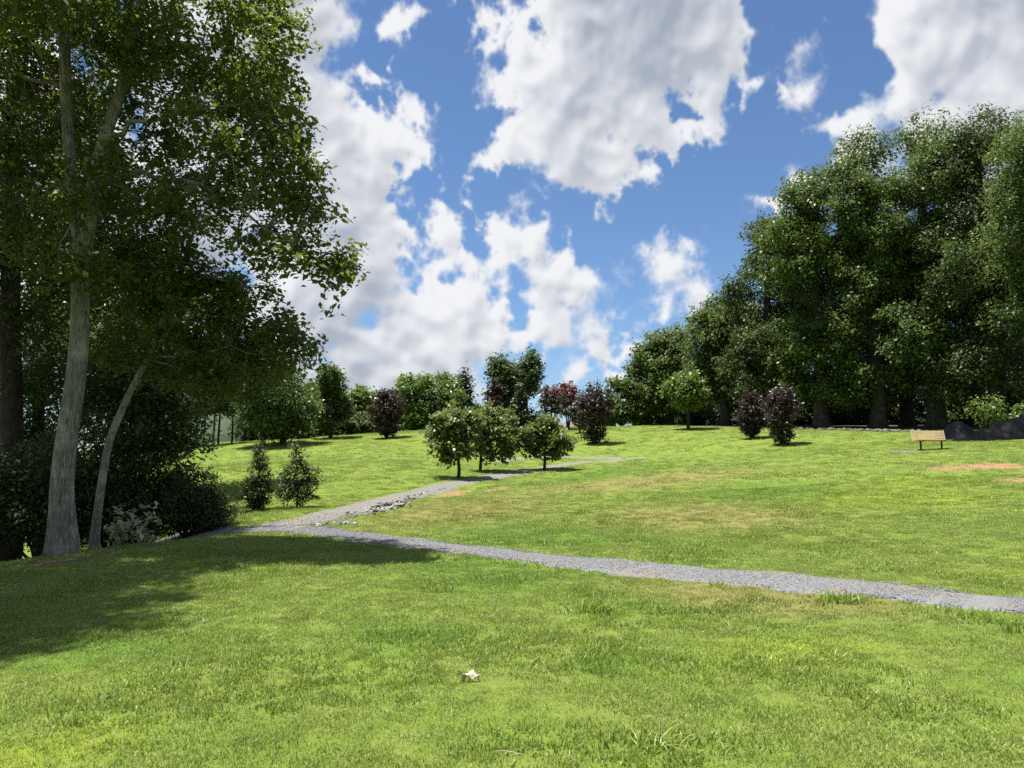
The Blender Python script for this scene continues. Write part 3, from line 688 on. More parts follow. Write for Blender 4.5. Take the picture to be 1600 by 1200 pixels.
# --- the wood's edge on the left: tall grey-barked tree and its neighbours
b = gpx(97, 14.5); k = 14.5 / F
tr = [(np.vstack([b, line([(103,780),(110,690),(115,600),(119,500),(126,400),(132,372)], 14.5)]), np.array([16.5,15.2,14.6,14.2,13.6,12.6,12]) * k),
      (line([(126,400),(118,300),(108,190),(100,90),(92,-60),(88,-260),(95,-420)], 14.6), np.array([11,10,9,8.5,8,6,3]) * k),
      (line([(130,395),(150,290),(168,210),(192,130),(215,0),(235,-180),(240,-330)], 14.4), np.array([11.5,10.5,9.5,8.5,7.5,5,3]) * k)]
bl = pb([(330,40,110,80,0,2.2),(410,60,48,70,-.4,1.2),(425,165,45,45,-.3,1.0),(360,190,80,70,0,1.6),(440,215,30,30,-.6,.8),(395,270,80,50,-.6,1.3),(475,285,32,36,-.8,.7),
         (320,330,95,50,0,1.6),(410,375,50,28,-.8,.9),(462,398,40,24,-1.1,.7),(508,425,28,16,-1.3,.5),(445,20,22,28,-.4,.6),(440,90,20,18,-.4,.5),(456,185,22,22,-.5,.6),(492,262,22,18,-.9,.5),(485,325,18,18,-.8,.5),(526,415,16,14,-1.3,.4),(528,443,10,12,-1.4,.3),(255,120,90,110,.9,1.9),(245,290,95,75,1.3,1.7),
         (122,405,42,24,-.9,.5),(116,300,30,46,-.9,.45),(150,10,90,50,-.9,.7),(215,90,40,36,-.9,.5),(180,250,24,20,-.8,.4),(110,60,140,120,1.9,1.7),(20,160,110,140,1.6,2.0),(90,250,110,70,2.0,1.6),(30,340,100,70,1.5,1.7),(200,388,70,32,1.2,1.2),
         (130,-110,210,120,0,2.8),(160,-260,150,100,0,2.2),(0,-60,150,130,.5,2.5)], 14.5)
make_tree('tall_tree', 'tall grey-barked tree with forked trunk at the left lawn edge', b, tr, bl, M['leaf_left'], M['bark_grey'], 1350, 52, .115, .42, .125, 21,
          aspect=.62, limbs=20, twigs=True, split=True, sides=56, flare=.50, limb_r=.5, lmin=.42, ldrop=.12)
b = gpx(147, 15.6); k = 15.6 / F
tr = [(np.vstack([b, line([(155,775),(168,690),(190,640),(215,590),(238,552),(262,480),(290,400),(312,330)], 15.3)]), np.array([6,5.6,5.3,5,4.6,4,3.4,2.8,2]) * k)]
bl = pb([(300,480,95,55),(390,500,60,45),(440,535,42,30,-.3),(478,555,22,18,-.5),(250,430,100,45),(325,452,50,25),(395,462,24,18,-.5),(330,560,80,40,.3),(230,540,80,45,.6),(420,580,36,24,.2)], 15.3)
make_tree('leaning_tree', 'slender pale trunk leaning away from the tall grey-barked tree', b, tr, bl, M['leaf_left'], M['bark_grey'], 320, 50, .11, .36, .12, 22,
          aspect=.62, limbs=11, twigs=True, split=True, sides=14, flare=.35, lmin=.55, ldrop=.1)
b = gpx(205, 19.5)
tr = [(np.vstack([b, line([(201,730),(206,660),(214,590)], 19.5)]), np.array([.10,.085,.07,.04]))]
make_tree('understory_tree', 'small dark tree with drooping leafy boughs behind the leaning trunk', b, tr,
          pb([(215,640,55,55),(262,655,45,45,-.5),(250,700,32,28,-.8),(285,690,22,25,-1),(180,600,60,45),(260,600,60,40)], 19.5), M['leaf_dark'], M['bark_dark'], 200, 75, .11, .36, .22, 23, limbs=7, twigs=True, aspect=.6)
b = gpx(12, 19.0)
tr = [(np.vstack([b, line([(15,640),(18,520),(22,380),(20,220),(18,60),(15,-150)], 19)]), np.array([.27,.24,.23,.2,.17,.14,.05]))]
make_tree('wood_tree', 'dark trunk standing at the far left edge behind the tall tree', b, tr,
          pb([(20,100,150,130,0,2.5),(90,300,120,110,0,2.2),(-60,300,150,150,0,2.5),(40,450,110,70,0,2.0),(0,-120,180,140,0,2.6),(150,430,80,60,0,1.6),(20,560,90,60,.5,1.6)], 19), M['leaf_dark'], M['bark_dark'], 520, 70, .14, .5, .3, 24, limbs=10, sides=12)
b = gpx(60, 24.0)
tr = [(np.vstack([b, line([(62,640),(70,500),(85,350)], 24)]), np.array([.2,.17,.14,.05]))]
make_tree('wood_tree', 'leafy tree deep in the left wood with pale sunlit lower boughs', b, tr,
          pb([(30,560,90,60,-1.5),(100,620,100,70),(160,520,110,90),(60,430,120,90),(220,470,90,80),(0,660,110,90),(130,700,90,60)], 24), M['leaf_mid'], M['bark_dark'], 420, 70, .15, .5, .32, 25, limbs=9)
b = gpx(185, 31)
tr = [(np.vstack([b, line([(188,650),(195,560),(205,480)], 31)]), np.array([.2,.17,.13,.05]))]
make_tree('wood_tree', 'dense dark tree between the leaning trunk and the white house', b, tr,
          pb([(200,600,80,70),(260,560,90,70),(330,560,80,55),(160,500,100,80),(290,500,90,60),(380,580,50,45)], 31), M['leaf_dark'], M['bark_dark'], 420, 65, .18, .5, .34, 26, limbs=9)
for (x, y, h, w, lb, sd) in [(-10.5, 10.9, 16.5, 3.3, 'tall leafy tree of the left wood just outside the picture', 27), (-10.1, 8.7, 17.0, 3.0, 'leafy tree of the left wood nearest the viewer', 28)]:
    b = np.array([x, y, hz(x, y)]); r_ = np.random.default_rng(sd); bl = []
    for i in range(22):
        a = r_.uniform(0, 6.28); e = r_.uniform(-.9, .95); q = math.sqrt(1 - e*e*.8) * r_.uniform(.4, .75); bl.append((x + w*q*math.cos(a), y + w*q*math.sin(a), b[2] + h*.62 + e*h*.33, w*.34, w*.34, w*.26))
    make_tree('wood_tree', lb, b, [(np.array([b, b + [.1, 0, h*.4], b + [-.1, .1, h*.9]]), np.array([.24, .18, .03]))], bl, M['leaf_left'], M['bark_mid'], 390, 62, .14, .5, .24, sd, limbs=12, sides=12, flare=.4)
# low growth at the left wood's edge
def bush(label, u, d, blobs, leaf, nattr, nleaf, size, seed, name='bush', group=None, cat='bush', **kw):
    b = gpx(u, d); bl = pb(blobs, d)
    st = [(np.array([b, b * .45 + np.array(q[:3]) * .55, np.array(q[:3])]), np.array([.03, .02, .008]) * (1 + d / 40)) for q in bl[:3]]
    return make_tree(name, label, b, st, bl, leaf, M['bark_dark'], nattr, nleaf, size, kw.pop('spray', .25), kw.pop('sigma', .14), seed, cat=cat, group=group, limbs=4, sides=6, **kw)
bush('pale shrub with sunlight in its leaf colour on the dirt edge right of the leaning trunk', 206, 16.6, [(196,820,16,20),(224,815,16,16),(205,838,24,12),(188,835,12,10)], M['leaf_pale_sunlit'], 40, 12, .13, 31, 'shrub', spray=.22, sigma=.06, twigs=True)
bush('dark leafy thicket left of the two garden shrubs', 290, 20.5, [(290,790,60,38),(250,800,45,30),(330,800,28,26),(300,760,36,20),(270,770,40,25)], M['leaf_dark'], 260, 60, .085, 32, 'thicket')
bush('loose thicket with twiggy top sprays below the small dark tree', 235, 19.2, [(240,770,40,40),(215,800,40,35),(270,745,22,18)], M['leaf_dark'], 140, 45, .09, 33, 'thicket', upshoot=.6, spray=.4, twigs=True)
bush('low dark undergrowth bush behind the tall grey trunk', 60, 17.5, [(30,800,70,60),(90,790,60,60),(-40,790,80,70),(60,740,80,50)], M['leaf_dark'], 300, 60, .10, 34)
bush('dark undergrowth bush between the two pale trunks', 165, 18.5, [(150,790,60,50),(190,800,40,45),(170,740,50,40)], M['leaf_dark'], 220, 55, .10, 35)
bush('large dark bush closing the wood at the left edge', 10, 22, [(0,740,110,70),(90,720,90,60),(-60,700,120,90)], M['leaf_dark'], 300, 60, .13, 37, sigma=.22, spray=.3)
# --- two garden shrubs by the path
def shrub(label, u, d, blobs, leaf, na, nl, size, seed, name, **kw):
    b = gpx(u, d); bl = pb(blobs, d); top = min(blobs, key=lambda q: q[1])
    tp = px(top[0], top[1], d)
    return make_tree(name, label, b, [(np.array([b, (b+tp)/2, tp]), np.array([.035,.025,.01]))], bl, leaf, M['bark_dark'], na, nl, size, kw.pop('spray', .16), kw.pop('sigma', .07), seed, cat='shrub', limbs=8, sides=6, twigs=True, **kw)
shrub('compact upright dark green shrub left of its spreading twin', 402, 24, [(402,768,22,20),(404,742,17,18),(406,720,11,14),(407,703,5,9),(400,786,14,9),(388,768,10,12)], M['leaf_dark'], 170, 30, .075, 41, 'garden_shrub', upshoot=.4)
shrub('spreading layered dark green shrub beside the path', 464, 24, [(463,704,6,9),(463,720,13,10),(464,738,20,8),(466,757,30,8),(484,748,16,5),(450,768,20,6),(468,776,26,6),(480,733,16,5),(448,742,12,5)], M['leaf_dark'], 150, 26, .085, 42, 'garden_shrub', spray=.24)

# --- young round trees along the climbing path
for (u, d, bl, label, sd) in [(716, 34, [(703,664,24,20),(686,680,16,14),(724,672,24,20),(712,645,16,10),(738,688,14,10),(688,700,12,9),(703,716,7,6),(735,652,12,9),(716,700,22,8)], 'round young tree nearest the climbing path with green heart-shaped leaves', 51),
                              (750, 38, [(752,668,22,20),(778,672,20,18),(765,650,20,10),(786,698,12,9),(748,694,20,12),(770,705,16,7),(792,655,8,8)], 'dense round young tree right behind the one nearest the path', 52),
                              (850, 38.5, [(848,678,26,14),(822,684,16,10),(876,686,16,12),(856,662,18,9),(838,700,14,8),(868,703,13,8),(812,692,8,6),(834,666,14,8)], 'low wide young tree set apart beside the climbing path', 53)]:
    b = gpx(u, d); v0 = px(u + 1, 708, d); rr_ = np.random.default_rng(sd)
    st = [(np.array([b, (b + v0) / 2 + [.02, 0, 0], v0]), np.array([.085, .07, .055]))]
    for q in bl[:6]:
        tq = px(q[0], q[1], d); st.append((np.array([v0 - [0, 0, .05], v0 * .5 + tq * .5 + [0, 0, -.08], tq]), np.array([.04, .028, .010])))
    make_tree('young_tree', label, b, st, pb([(q[0] + (q[0]-u)*.08, q[1] + rr_.normal()*2, q[2]*.94*rr_.uniform(.85, 1.2), q[3]*.92*rr_.uniform(.85, 1.2), rr_.uniform(-.5, .5)) for q in bl], d), M['leaf_redbud'], M['bark_dark'], 230, 24, .165, .36, .12, sd, cat='tree', group='young round trees along the path', aspect=.85, limbs=9, sides=8, twigs=True, up=.7)

# --- purple-leaved trees
def purple(label, u, d, top, hw, sd, low=1, na=240, nl=36, name='purple_tree', leaf='leaf_purple', group='purple-leaved trees on the lawn', extra=None):
    b = gpx(u, d); k = d / F; zt = px(u, top, d)[2]; H = zt - b[2]; w = hw * k
    bl = [(b[0] + ox*w, b[1], b[2] + H*fz, w*rw, w*rw, H*rh) for ox, fz, rw, rh in ((0,.30,.62,.22),(-.1,.48,.85,.22),(.15,.6,.85,.22),(-.3,.72,.5,.18),(.35,.74,.5,.18),(0,.80,.5,.16),(0,.16,.5,.12))[:7 if low else 6] if low or fz > .4]
    st = [(np.array([b + [0.05*i, 0, 0], b + [.25*w*i, 0, H*.4], b + [.45*w*i, .1, H*.85]]), np.array([.09, .06, .015]) * H / 5) for i in (-1, 0, 1)]
    make_tree(name, label, b, st, bl, M[leaf], M['bark_dark'], na, nl, .15 * d / 50, .45 * H / 5, .16 * H / 4.5, sd, group=group, extra=extra, limbs=8, sides=6, upshoot=1.1, up=.4, aspect=.6)
purple('vase-shaped purple-leaved tree standing alone on the hill beyond the path', 929, 53, 600, 28, 61)
purple('purple-leaved tree on the crest left of the bright green tree', 604, 60, 606, 28, 62)
purple('smaller rear purple-leaved tree of the pair before the right wood', 1174, 46.5, 612, 22, 63)
purple('front purple-leaved tree of the pair before the right wood', 1222, 43, 602, 25, 64)

# --- trees on the crest and beyond
def crest(label, u, d, vb, top, hw, leaf, sd, name='tree', na=260, nl=42, size=None, style='round', **kw):
    b = gpx(u, d); k = d / F; H = px(u, top, d)[2] - b[2]; w = hw * k * (1.2 if style == 'round' else 1.1); lo = px(u, vb, d)[2] - b[2]; r = np.random.default_rng(sd); bl = []
    C = (H + lo) / 2; hh = (H - lo) / 2
    if style == 'round':
        bl.append((b[0], b[1], b[2]+C, w*.75, w*.75, hh*.8))
        for i in range(12):
            a = r.uniform(0, 6.28); e = r.uniform(-.8, .95); q = math.sqrt(1 - e*e)
            bl.append((b[0] + r.uniform(.45,.8)*w*q*math.cos(a), b[1] + .62*w*q*math.sin(a), b[2] + C + e*hh*r.uniform(.6,.8), w*r.uniform(.22,.42), w*.38, hh*r.uniform(.18,.34)))
    elif style == 'cone':
        for i in range(9):
            f = i / 8; bl.append((b[0] + r.normal()*.05*w, b[1], b[2] + lo + (H-lo)*f*.95, w*(1.02-.85*f), w*(1.02-.85*f), (H-lo)*.10))
    elif style == 'upright':
        for i in range(10):
            a = r.uniform(0, 6.28); f = r.uniform(.1, .92); q = (1 - abs(f-.45)**2*2.2) * .55
            bl.append((b[0] + w*q*math.cos(a), b[1] + w*q*math.sin(a), b[2] + lo + (H-lo)*f, w*.42, w*.42, hh*.3))
    st = [(np.array([b, b + [.03*w, 0, H*.5], b + [0, 0, H*.9]]), np.array([.030, .022, .006]) * H * kw.pop('tr', 1.0))]
    kw.setdefault('spray', .09 * H); kw.setdefault('sigma', .045 * H)
    return make_tree(name, label, b, st, bl, leaf, kw.pop('bark', M['bark_dark']), na, nl, size or .0040 * d, seed=sd, limbs=kw.pop('limbs', 7), sides=7, **kw)
crest('big bright green rounded tree on the crest left of centre', 668, 74, 680, 578, 50, M['leaf_light'], 71, na=420, upshoot=.7)
crest('narrow dark pine rising behind the bright green tree', 722, 82, 690, 570, 20, M['leaf_pine'], 72, 'pine_tree', style='cone', na=170, upshoot=.2)
crest('dusky reddish bush-like tree below the narrow pine', 704, 76, 690, 612, 22, M['leaf_myrtle'], 73, na=120)
crest('tall dark tree on the crest, left one of the touching pair', 788, 78, 690, 564, 27, M['leaf_dark'], 74, style='upright', na=260, upshoot=.5)
crest('tall dark tree on the crest, right one of the touching pair', 822, 79, 690, 560, 22, M['leaf_dark'], 75, style='upright', na=240, upshoot=.5)
crest('small dull green evergreen in front of the touching dark pair', 811, 62, 684, 606, 19, M['leaf_pine'], 76, 'evergreen_tree', style='cone', na=160)
crest('dull purple tree at the left foot of the touching dark pair', 772, 73, 690, 600, 15, M['leaf_purple'], 77, na=110, style='upright', upshoot=.7)
purple('sparse crape myrtle with pale blossom on the crest', 862, 64, 600, 23, 78, name='flowering_tree', leaf='leaf_myrtle', group=None, na=150, nl=24, extra=(M['flower_pale'], 320, .5), low=0)
purple('sparse crape myrtle with red blossom beside the pale one', 888, 63, 598, 17, 79, name='flowering_tree', leaf='leaf_myrtle', group=None, na=100, nl=22, extra=(M['flower_red'], 420, .55), low=0)
crest('dusky small tree just left of the lone vase-shaped purple tree', 906, 60, 668, 625, 12, M['leaf_myrtle'], 80, style='upright', na=70, nl=30)
crest('soft green tree between the lone purple tree and the right wood', 972, 72, 672, 583, 28, M['leaf_mid'], 81, na=230)
crest('thin upright green tree beside the soft green one', 995, 76, 672, 566, 18, M['leaf_oak'], 82, style='upright', na=150)
crest('young light green tree standing before the right wood', 1075, 60, 645, 578, 28, M['leaf_light'], 83, 'young_tree', na=190, nl=36)
crest('upright green tree on the crest at the end of the left wood', 516, 62, 690, 573, 29, M['leaf_mid'], 84, style='upright', na=260, upshoot=.6)
crest('pale green tree behind the upright one at the end of the left wood', 548, 80, 700, 596, 30, M['leaf_light'], 85, na=210)
crest('rounded pale tree peeking behind the crest purple tree', 585, 95, 700, 602, 20, M['leaf_mid'], 86, na=160)
crest('low dark shrubby tree left of the crest purple tree', 570, 70, 692, 645, 26, M['leaf_dark'], 87, na=150)
crest('low dark shrubby tree under the pale green tree', 535, 68, 696, 640, 24, M['leaf_dark'], 88, na=150)
crest('big dark green tree at the right end of the left wood', 440, 56, 700, 556, 52, M['leaf_mid'], 89, 'wood_tree', na=420)
crest('full dark tree standing right of the white house', 410, 54, 690, 540, 48, M['leaf_oak'], 90, 'wood_tree', na=420)
crest('yellowish green tree squeezed between the left wood and upright tree', 484, 68, 700, 590, 26, M['leaf_light'], 91, na=180)
crest('tall tree shading the white house from behind', 330, 84, 660, 520, 60, M['leaf_mid'], 92, 'wood_tree', na=360)
crest('dense tree at the left of the white house', 262, 58, 690, 560, 45, M['leaf_dark'], 93, 'wood_tree', na=300)
crest('distant dark treetop row piece between crest pine and dark pair', 748, 105, 690, 640, 22, M['leaf_dark'], 94, na=120)
crest('hazy green treetop between the left wood and the upright crest tree', 466, 82, 700, 588, 34, M['leaf_oak'], 95, na=200)
crest('low dark treetop just left of the bright green crest tree', 632, 92, 690, 628, 26, M['leaf_dark'], 96, na=140)
crest('low dark treetop between the pine and the touching dark pair', 742, 96, 690, 632, 26, M['leaf_oak'], 97, na=140)
crest('dark green tree squeezed behind the soft green tree near the right wood', 1012, 84, 672, 585, 26, M['leaf_dark'], 98, na=170)
crest('low green treetop right behind the lone vase-shaped purple tree', 950, 92, 672, 622, 22, M['leaf_oak'], 99, na=130)
for i, (u, w) in enumerate([(296,.16),(306,.1),(318,.08),(333,.08),(341,.10),(362,.10)]):
    b = gpx(u, 57 + i * .6); ln = (-.6, .3, .5, -.4, .2, -.9)[i]
    crest(['thick dark', 'thin straight', 'thin leaning', 'wiry', 'slim dark', 'curved'][i] + ' trunk of the row in front of the white house', u, 57 + i*.6, 650, 590, 18, M['leaf_oak'], 110 + i, 'slim_tree', na=60, nl=36, tr=.55)

for i, (u, d, lb) in enumerate([(400,64,'under the full dark tree'),(450,64,'under the big dark green tree'),(492,70,'left of the upright crest tree'),(535,76,'right of the upright crest tree'),(585,76,'behind the crest purple tree'),(640,80,'under the left of the bright green tree'),(695,84,'under the right of the bright green tree'),(752,88,'between the pine and the dark pair'),(245,50,'below the dense tree left of the white house')]):
    bush('dark hedge-like bush ' + lb, u, d, [(u-14, 674, 26, 18), (u+14, 672, 26, 20), (u, 658, 24, 16)], M[('leaf_dark','leaf_oak')[i % 2]], 110, 40, .0042*d, 340 + i, group='hedge bushes along the crest', spray=.4, sigma=.3)
# --- the wood on the right
def big(label, u, d, top, hw, sd, leaf='leaf_oak', low=638, na=660, nl=80, side=0.0):
    b = gpx(u, d); k = d / F; H = px(u, top, d)[2] - b[2]; w = hw * k; lo = px(u, low, d)[2] - b[2]; r = np.random.default_rng(sd); bl = []
    C = (H + lo) / 2; hh = (H - lo) / 2
    for i in range(40):
        a = r.uniform(0, 6.28); e = r.uniform(-1, .93); q = math.sqrt(max(.05, 1 - abs(e) ** 2.4 * (1 if e > 0 else .55))) * r.uniform(.55, 1.0)
        s = r.uniform(.20, .38) * w
        bl.append((b[0] + w*q*math.cos(a)*.92 + side*w*e, b[1] + w*q*math.sin(a)*.75, b[2] + C + e*hh*.88, s, s, s * r.uniform(.6, .9)))
    bl.append((b[0], b[1], b[2] + C, w*.5, w*.5, hh*.7)); bl.append((b[0], b[1], b[2] + H - .34*w, .42*w, .42*w, .34*w))
    rt = .30 + .012 * H
    st = [(np.array([b, b + [.1, 0, H*.3], b + [.2*r.normal(), 0, H*.6], b + [.3*r.normal(), 0, H*.92]]), np.array([rt, rt*.85, rt*.55, .05]))]
    return make_tree('wood_tree', label, b, st, bl, M[leaf], M['bark_dark'], na, nl, .0038 * d, .85, .35, sd, cat='tree', group='trees of the right wood', limbs=14, sides=10, flare=.4, aspect=.6, up=.7)
big('rounded tree at the far left end of the right wood', 1046, 74, 516, 46, 201, na=380)
big('broad tree next to the far left end of the right wood', 1132, 68, 470, 56, 202, na=460)
big('tree with a dark bulging left shoulder on the wood outline', 1205, 62, 340, 72, 203, na=600, leaf='leaf_dark', low=640)
big('lighter green tree stepping up the wood outline', 1285, 57, 270, 80, 204, na=680, leaf='leaf_mid', low=642)
big('tall peaked tree in the middle of the right wood', 1372, 55, 208, 82, 205, na=680)
big('tall tree right of the peaked one, above the bench', 1462, 53, 185, 88, 206, na=720)
big('dark tall tree above the tarp at the right edge', 1562, 50, 178, 92, 207, na=720, leaf='leaf_dark')
big('nearest tall tree running out of the picture at the right edge', 1668, 46, 172, 105, 208, na=720)
big('shady tree behind the bench filling the middle of the wood', 1420, 58, 330, 90, 210, na=400, low=610)
big('shady tree behind the tarp filling the wood', 1530, 56, 330, 90, 211, na=400, low=615, leaf='leaf_dark')
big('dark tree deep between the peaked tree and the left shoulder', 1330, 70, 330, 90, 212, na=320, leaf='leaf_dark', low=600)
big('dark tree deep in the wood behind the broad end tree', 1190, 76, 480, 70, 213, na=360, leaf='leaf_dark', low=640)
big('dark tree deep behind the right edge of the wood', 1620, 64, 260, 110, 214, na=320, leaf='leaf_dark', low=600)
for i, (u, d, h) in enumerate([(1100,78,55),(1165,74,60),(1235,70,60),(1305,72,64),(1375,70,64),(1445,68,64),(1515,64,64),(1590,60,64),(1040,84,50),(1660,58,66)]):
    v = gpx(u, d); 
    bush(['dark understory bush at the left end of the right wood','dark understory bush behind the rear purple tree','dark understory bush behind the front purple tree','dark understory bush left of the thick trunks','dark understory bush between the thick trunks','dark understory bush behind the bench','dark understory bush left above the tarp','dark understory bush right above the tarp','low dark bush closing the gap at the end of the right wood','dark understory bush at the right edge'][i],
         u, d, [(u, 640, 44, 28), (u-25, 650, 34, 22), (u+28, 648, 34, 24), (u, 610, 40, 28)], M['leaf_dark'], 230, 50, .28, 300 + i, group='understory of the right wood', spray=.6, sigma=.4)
bush('small bright yellow-green bush above the tarp', 1540, 46, [(1535,640,16,18),(1550,632,16,16),(1545,652,22,12)], M['leaf_light'], 44, 26, .16, 320, spray=.3, sigma=.16)
bush('bright leafy sprig low at the right picture edge behind the tarp', 1597, 45, [(1598,652,12,10),(1604,640,10,10)], M['leaf_light'], 26, 36, .16, 321, spray=.3, sigma=.16)

# ------------------------------------------------------------------ bench
M['tan'] = plain('bench_tan', (.58,.45,.27), .55, .08, 40); M['black'] = plain('black_metal', (.015,.015,.017), .45, .2, 20)
c = gpx(1455, 37); t = thing('park_bench', 'tan slatted park bench on black legs facing the lawn', 'bench', c, rz=R(4))
BW = 1.66
def slat(n, cc, size, rx=0.0):
    m = MB(); m.box((0, 0, 0), size, rx); o = obj(n, m.mesh(n, M['tan']), t); o.location = cc; return o
for i in range(6): slat('back_slat', (0, .16 + .018*i, .50 + .077*i), (BW, .03, .055), R(-13))
for i in range(6): slat('seat_slat', (.0, -.30 + .078*i, .455 - .008*i), (BW + .06, .066, .03))
for s in (-1, 1):
    m = MB(); m.box((s*.52, -.02, .22), (.065, .065, .44)); m.box((s*.52, -.06, .425), (.05, .50, .035)); m.box((s*.52, .235, .66), (.05, .03, .46), R(-13)); obj('leg', m.mesh('leg', M['black']), t)
    m = MB(); m.box((s*.52, -.02, .012), (.16, .30, .024)); obj('foot_plate', m.mesh('foot_plate', M['black']), t)
    m = MB(); m.box((s*(BW/2 - .02), .205, .695), (.035, .036, .50), R(-13)); obj('back_frame', m.mesh('back_frame', M['tan']), t)
# gravel pad left of the bench
p = gpx(1414, 36.8); rr = np.random.default_rng(5); a = np.linspace(0, 6.283, 28, endpoint=False)
rad = 1 + .18 * np.sin(3*a + 1) + .1 * rr.normal(size=28); ex = p[0] + .8*rad*np.cos(a); ey = p[1] + .5*rad*np.sin(a)
vv = np.vstack([[p[0], p[1], p[2] + .02], np.stack([ex, ey, height(ex, ey) + .006], 1)])
tag(obj('gravel_patch', mesh_np('gravel_patch', vv, faces=[(0, 1+i, 1+(i+1) % 28) for i in range(28)], mats=[M['gravel2']])), 'pale bare gravel patch in the grass left of the bench', kind='structure')

# ------------------------------------------------------------------ black tarp over a heap
def mat_tarp():
    m, t, b, o = new_mat('black_sheet'); P = t.new('ShaderNodeTexCoord').outputs['Object']
    n = t.noise(P, 2.0, 6, .6, .4)
    t.put(b.inputs['Base Color'], t.mix(n, (.0022,.0026,.0036), (.006,.007,.009))); b.inputs['Roughness'].default_value = .42; b.inputs['Specular IOR Level'].default_value = .02
    bp = t.new('ShaderNodeBump'); bp.inputs['Strength'].default_value = .7; bp.inputs['Distance'].default_value = .12; t.put(bp.inputs['Height'], n); t.put(b.inputs['Normal'], bp.outputs[0]); return m
M['tarp'] = mat_tarp()
c0 = gpx(1545, 43.0); NX, NY = 110, 44
ux = np.linspace(-2.6, 5.2, NX); uy = np.linspace(-1.5, 1.8, NY); UX, UY = np.meshgrid(ux, uy)
prof = .72*np.exp(-((ux + 1.7)/.62)**2) + .5*np.exp(-((ux - .9)/.75)**2) + .8*np.exp(-((ux - 2.4)/1.1)**2) + .8*np.exp(-((ux - 4.2)/.8)**2) + .25
edge = np.clip((ux + 2.6)/.5, 0, 1) * np.clip((5.2 - ux)/.5, 0, 1)
T = prof[None] * edge[None] * np.exp(-(np.abs(UY) / 1.05) ** 3)
def sag(x0, z0, s): return np.exp(-((UX - x0 - s*(UY + 1)) / .045) ** 2) * z0 * 2.6
T += (sag(-.9, .07, .5) + sag(.35, .08, -.6) + sag(1.6, .06, .35) + sag(3.2, .07, -.3) + sag(-2.0, .05, -.25)) * np.exp(-(np.abs(UY)/1.1)**4)
T += (vnoise(UX+50, UY+50, 2.6, 4) - .5) * .16 * (T > .05) + (vnoise(UX+50, UY+50, 7, 6) - .5) * .05 * (T > .05)
GX = c0[0] + UX; GY = c0[1] + UY; TZ = height(GX, GY) + np.maximum(T, 0) + .02
i0 = (np.arange(NY-1)[:, None]*NX + np.arange(NX-1)[None]).ravel()
V = np.stack([UX.ravel(), UY.ravel(), (TZ - c0[2]).ravel()], 1)
tag(obj('tarpaulin', mesh_np('tarpaulin', V, quads=np.stack([i0, i0+1, i0+NX+1, i0+NX], 1), mats=[M['tarp']], smooth=True), None, c0), 'shiny black plastic sheet draped over a long heap beside the bench', 'tarp')
# rubble strip along the wood's edge
rr = np.random.default_rng(9); mb = MB(); srcs = [rock_mesh('tmp', 400 + i, M['rock'], 1, .6) for i in range(3)]
for i in range(80):
    u = rr.uniform(1245, 1440); d = 56 - (u - 1245) * .038 + rr.normal() * .35; q = gpx(u, d); me = srcs[i % 3]
    co = np.array([v.co for v in me.vertices]) * rr.uniform(.06, .26); a = rr.uniform(0, 6.28); co[:, :2] = co[:, :2] @ np.array([[math.cos(a), -math.sin(a)], [math.sin(a), math.cos(a)]])
    mb.add(co + q + [0, 0, .05], [tuple(p.vertices) for p in me.polygons])
M['rubble'] = plain('rubble', (.12,.115,.105), .9, .5, 5)
tag(obj('rubble', mb.mesh('rubble', M['rubble'])), 'low strip of pale rubble along the edge of the right wood', 'rubble', kind='stuff')

# ------------------------------------------------------------------ stones beside the climbing path
rmesh = [rock_mesh('stone', 500 + i, M['rock'], 1, .65) for i in range(7)]
M['rock_pale'] = plain('rock_pale', (.25,.245,.23), .85, .3, 9, .4); M['rock_dk'] = plain('rock_dark', (.07,.07,.07), .85, .4, 9, .4)
rmesh += [rock_mesh('stone', 520 + i, M['rock_pale'], 1, .6) for i in range(6)] + [rock_mesh('stone', 540 + i, M['rock_dk'], 1, .65) for i in range(4)]
def stones(label, seed, cells, origin):
    r = np.random.default_rng(seed); o0 = hit(*origin); t = thing('stone_border', label, 'stones', o0)
    for (u0, v0, u1, v1, n, spread, smin, smax) in cells:
        for i in range(n):
            f = r.uniform(); q = hit(u0 + (u1-u0)*f, v0 + (v1-v0)*f) + np.array([r.normal()*spread, r.normal()*spread*.8, 0]); s = r.uniform(smin, smax)
            q[2] = hz(q[0], q[1]) + s * .25
            o = obj('stone', rmesh[r.integers(0, len(rmesh))], t); o.location = tuple(q - o0); o.scale = (s*r.uniform(.8, 1.4), s, s*r.uniform(.7, 1.1)); o.rotation_euler = (r.normal()*.3, r.normal()*.3, r.uniform(0, 6.28))
stones('heap of grey and white stones along the lower edge of the climbing path', 15, [(556,804,600,796,40,.22,.04,.10),(595,796,618,787,54,.24,.05,.14),(615,788,650,776,44,.18,.04,.11),(650,776,690,764,14,.12,.05,.1)], (610,790))
stones('few pale stones in the grass wedge where the two paths meet', 16, [(496,822,545,817,30,.2,.035,.09)], (520,820))

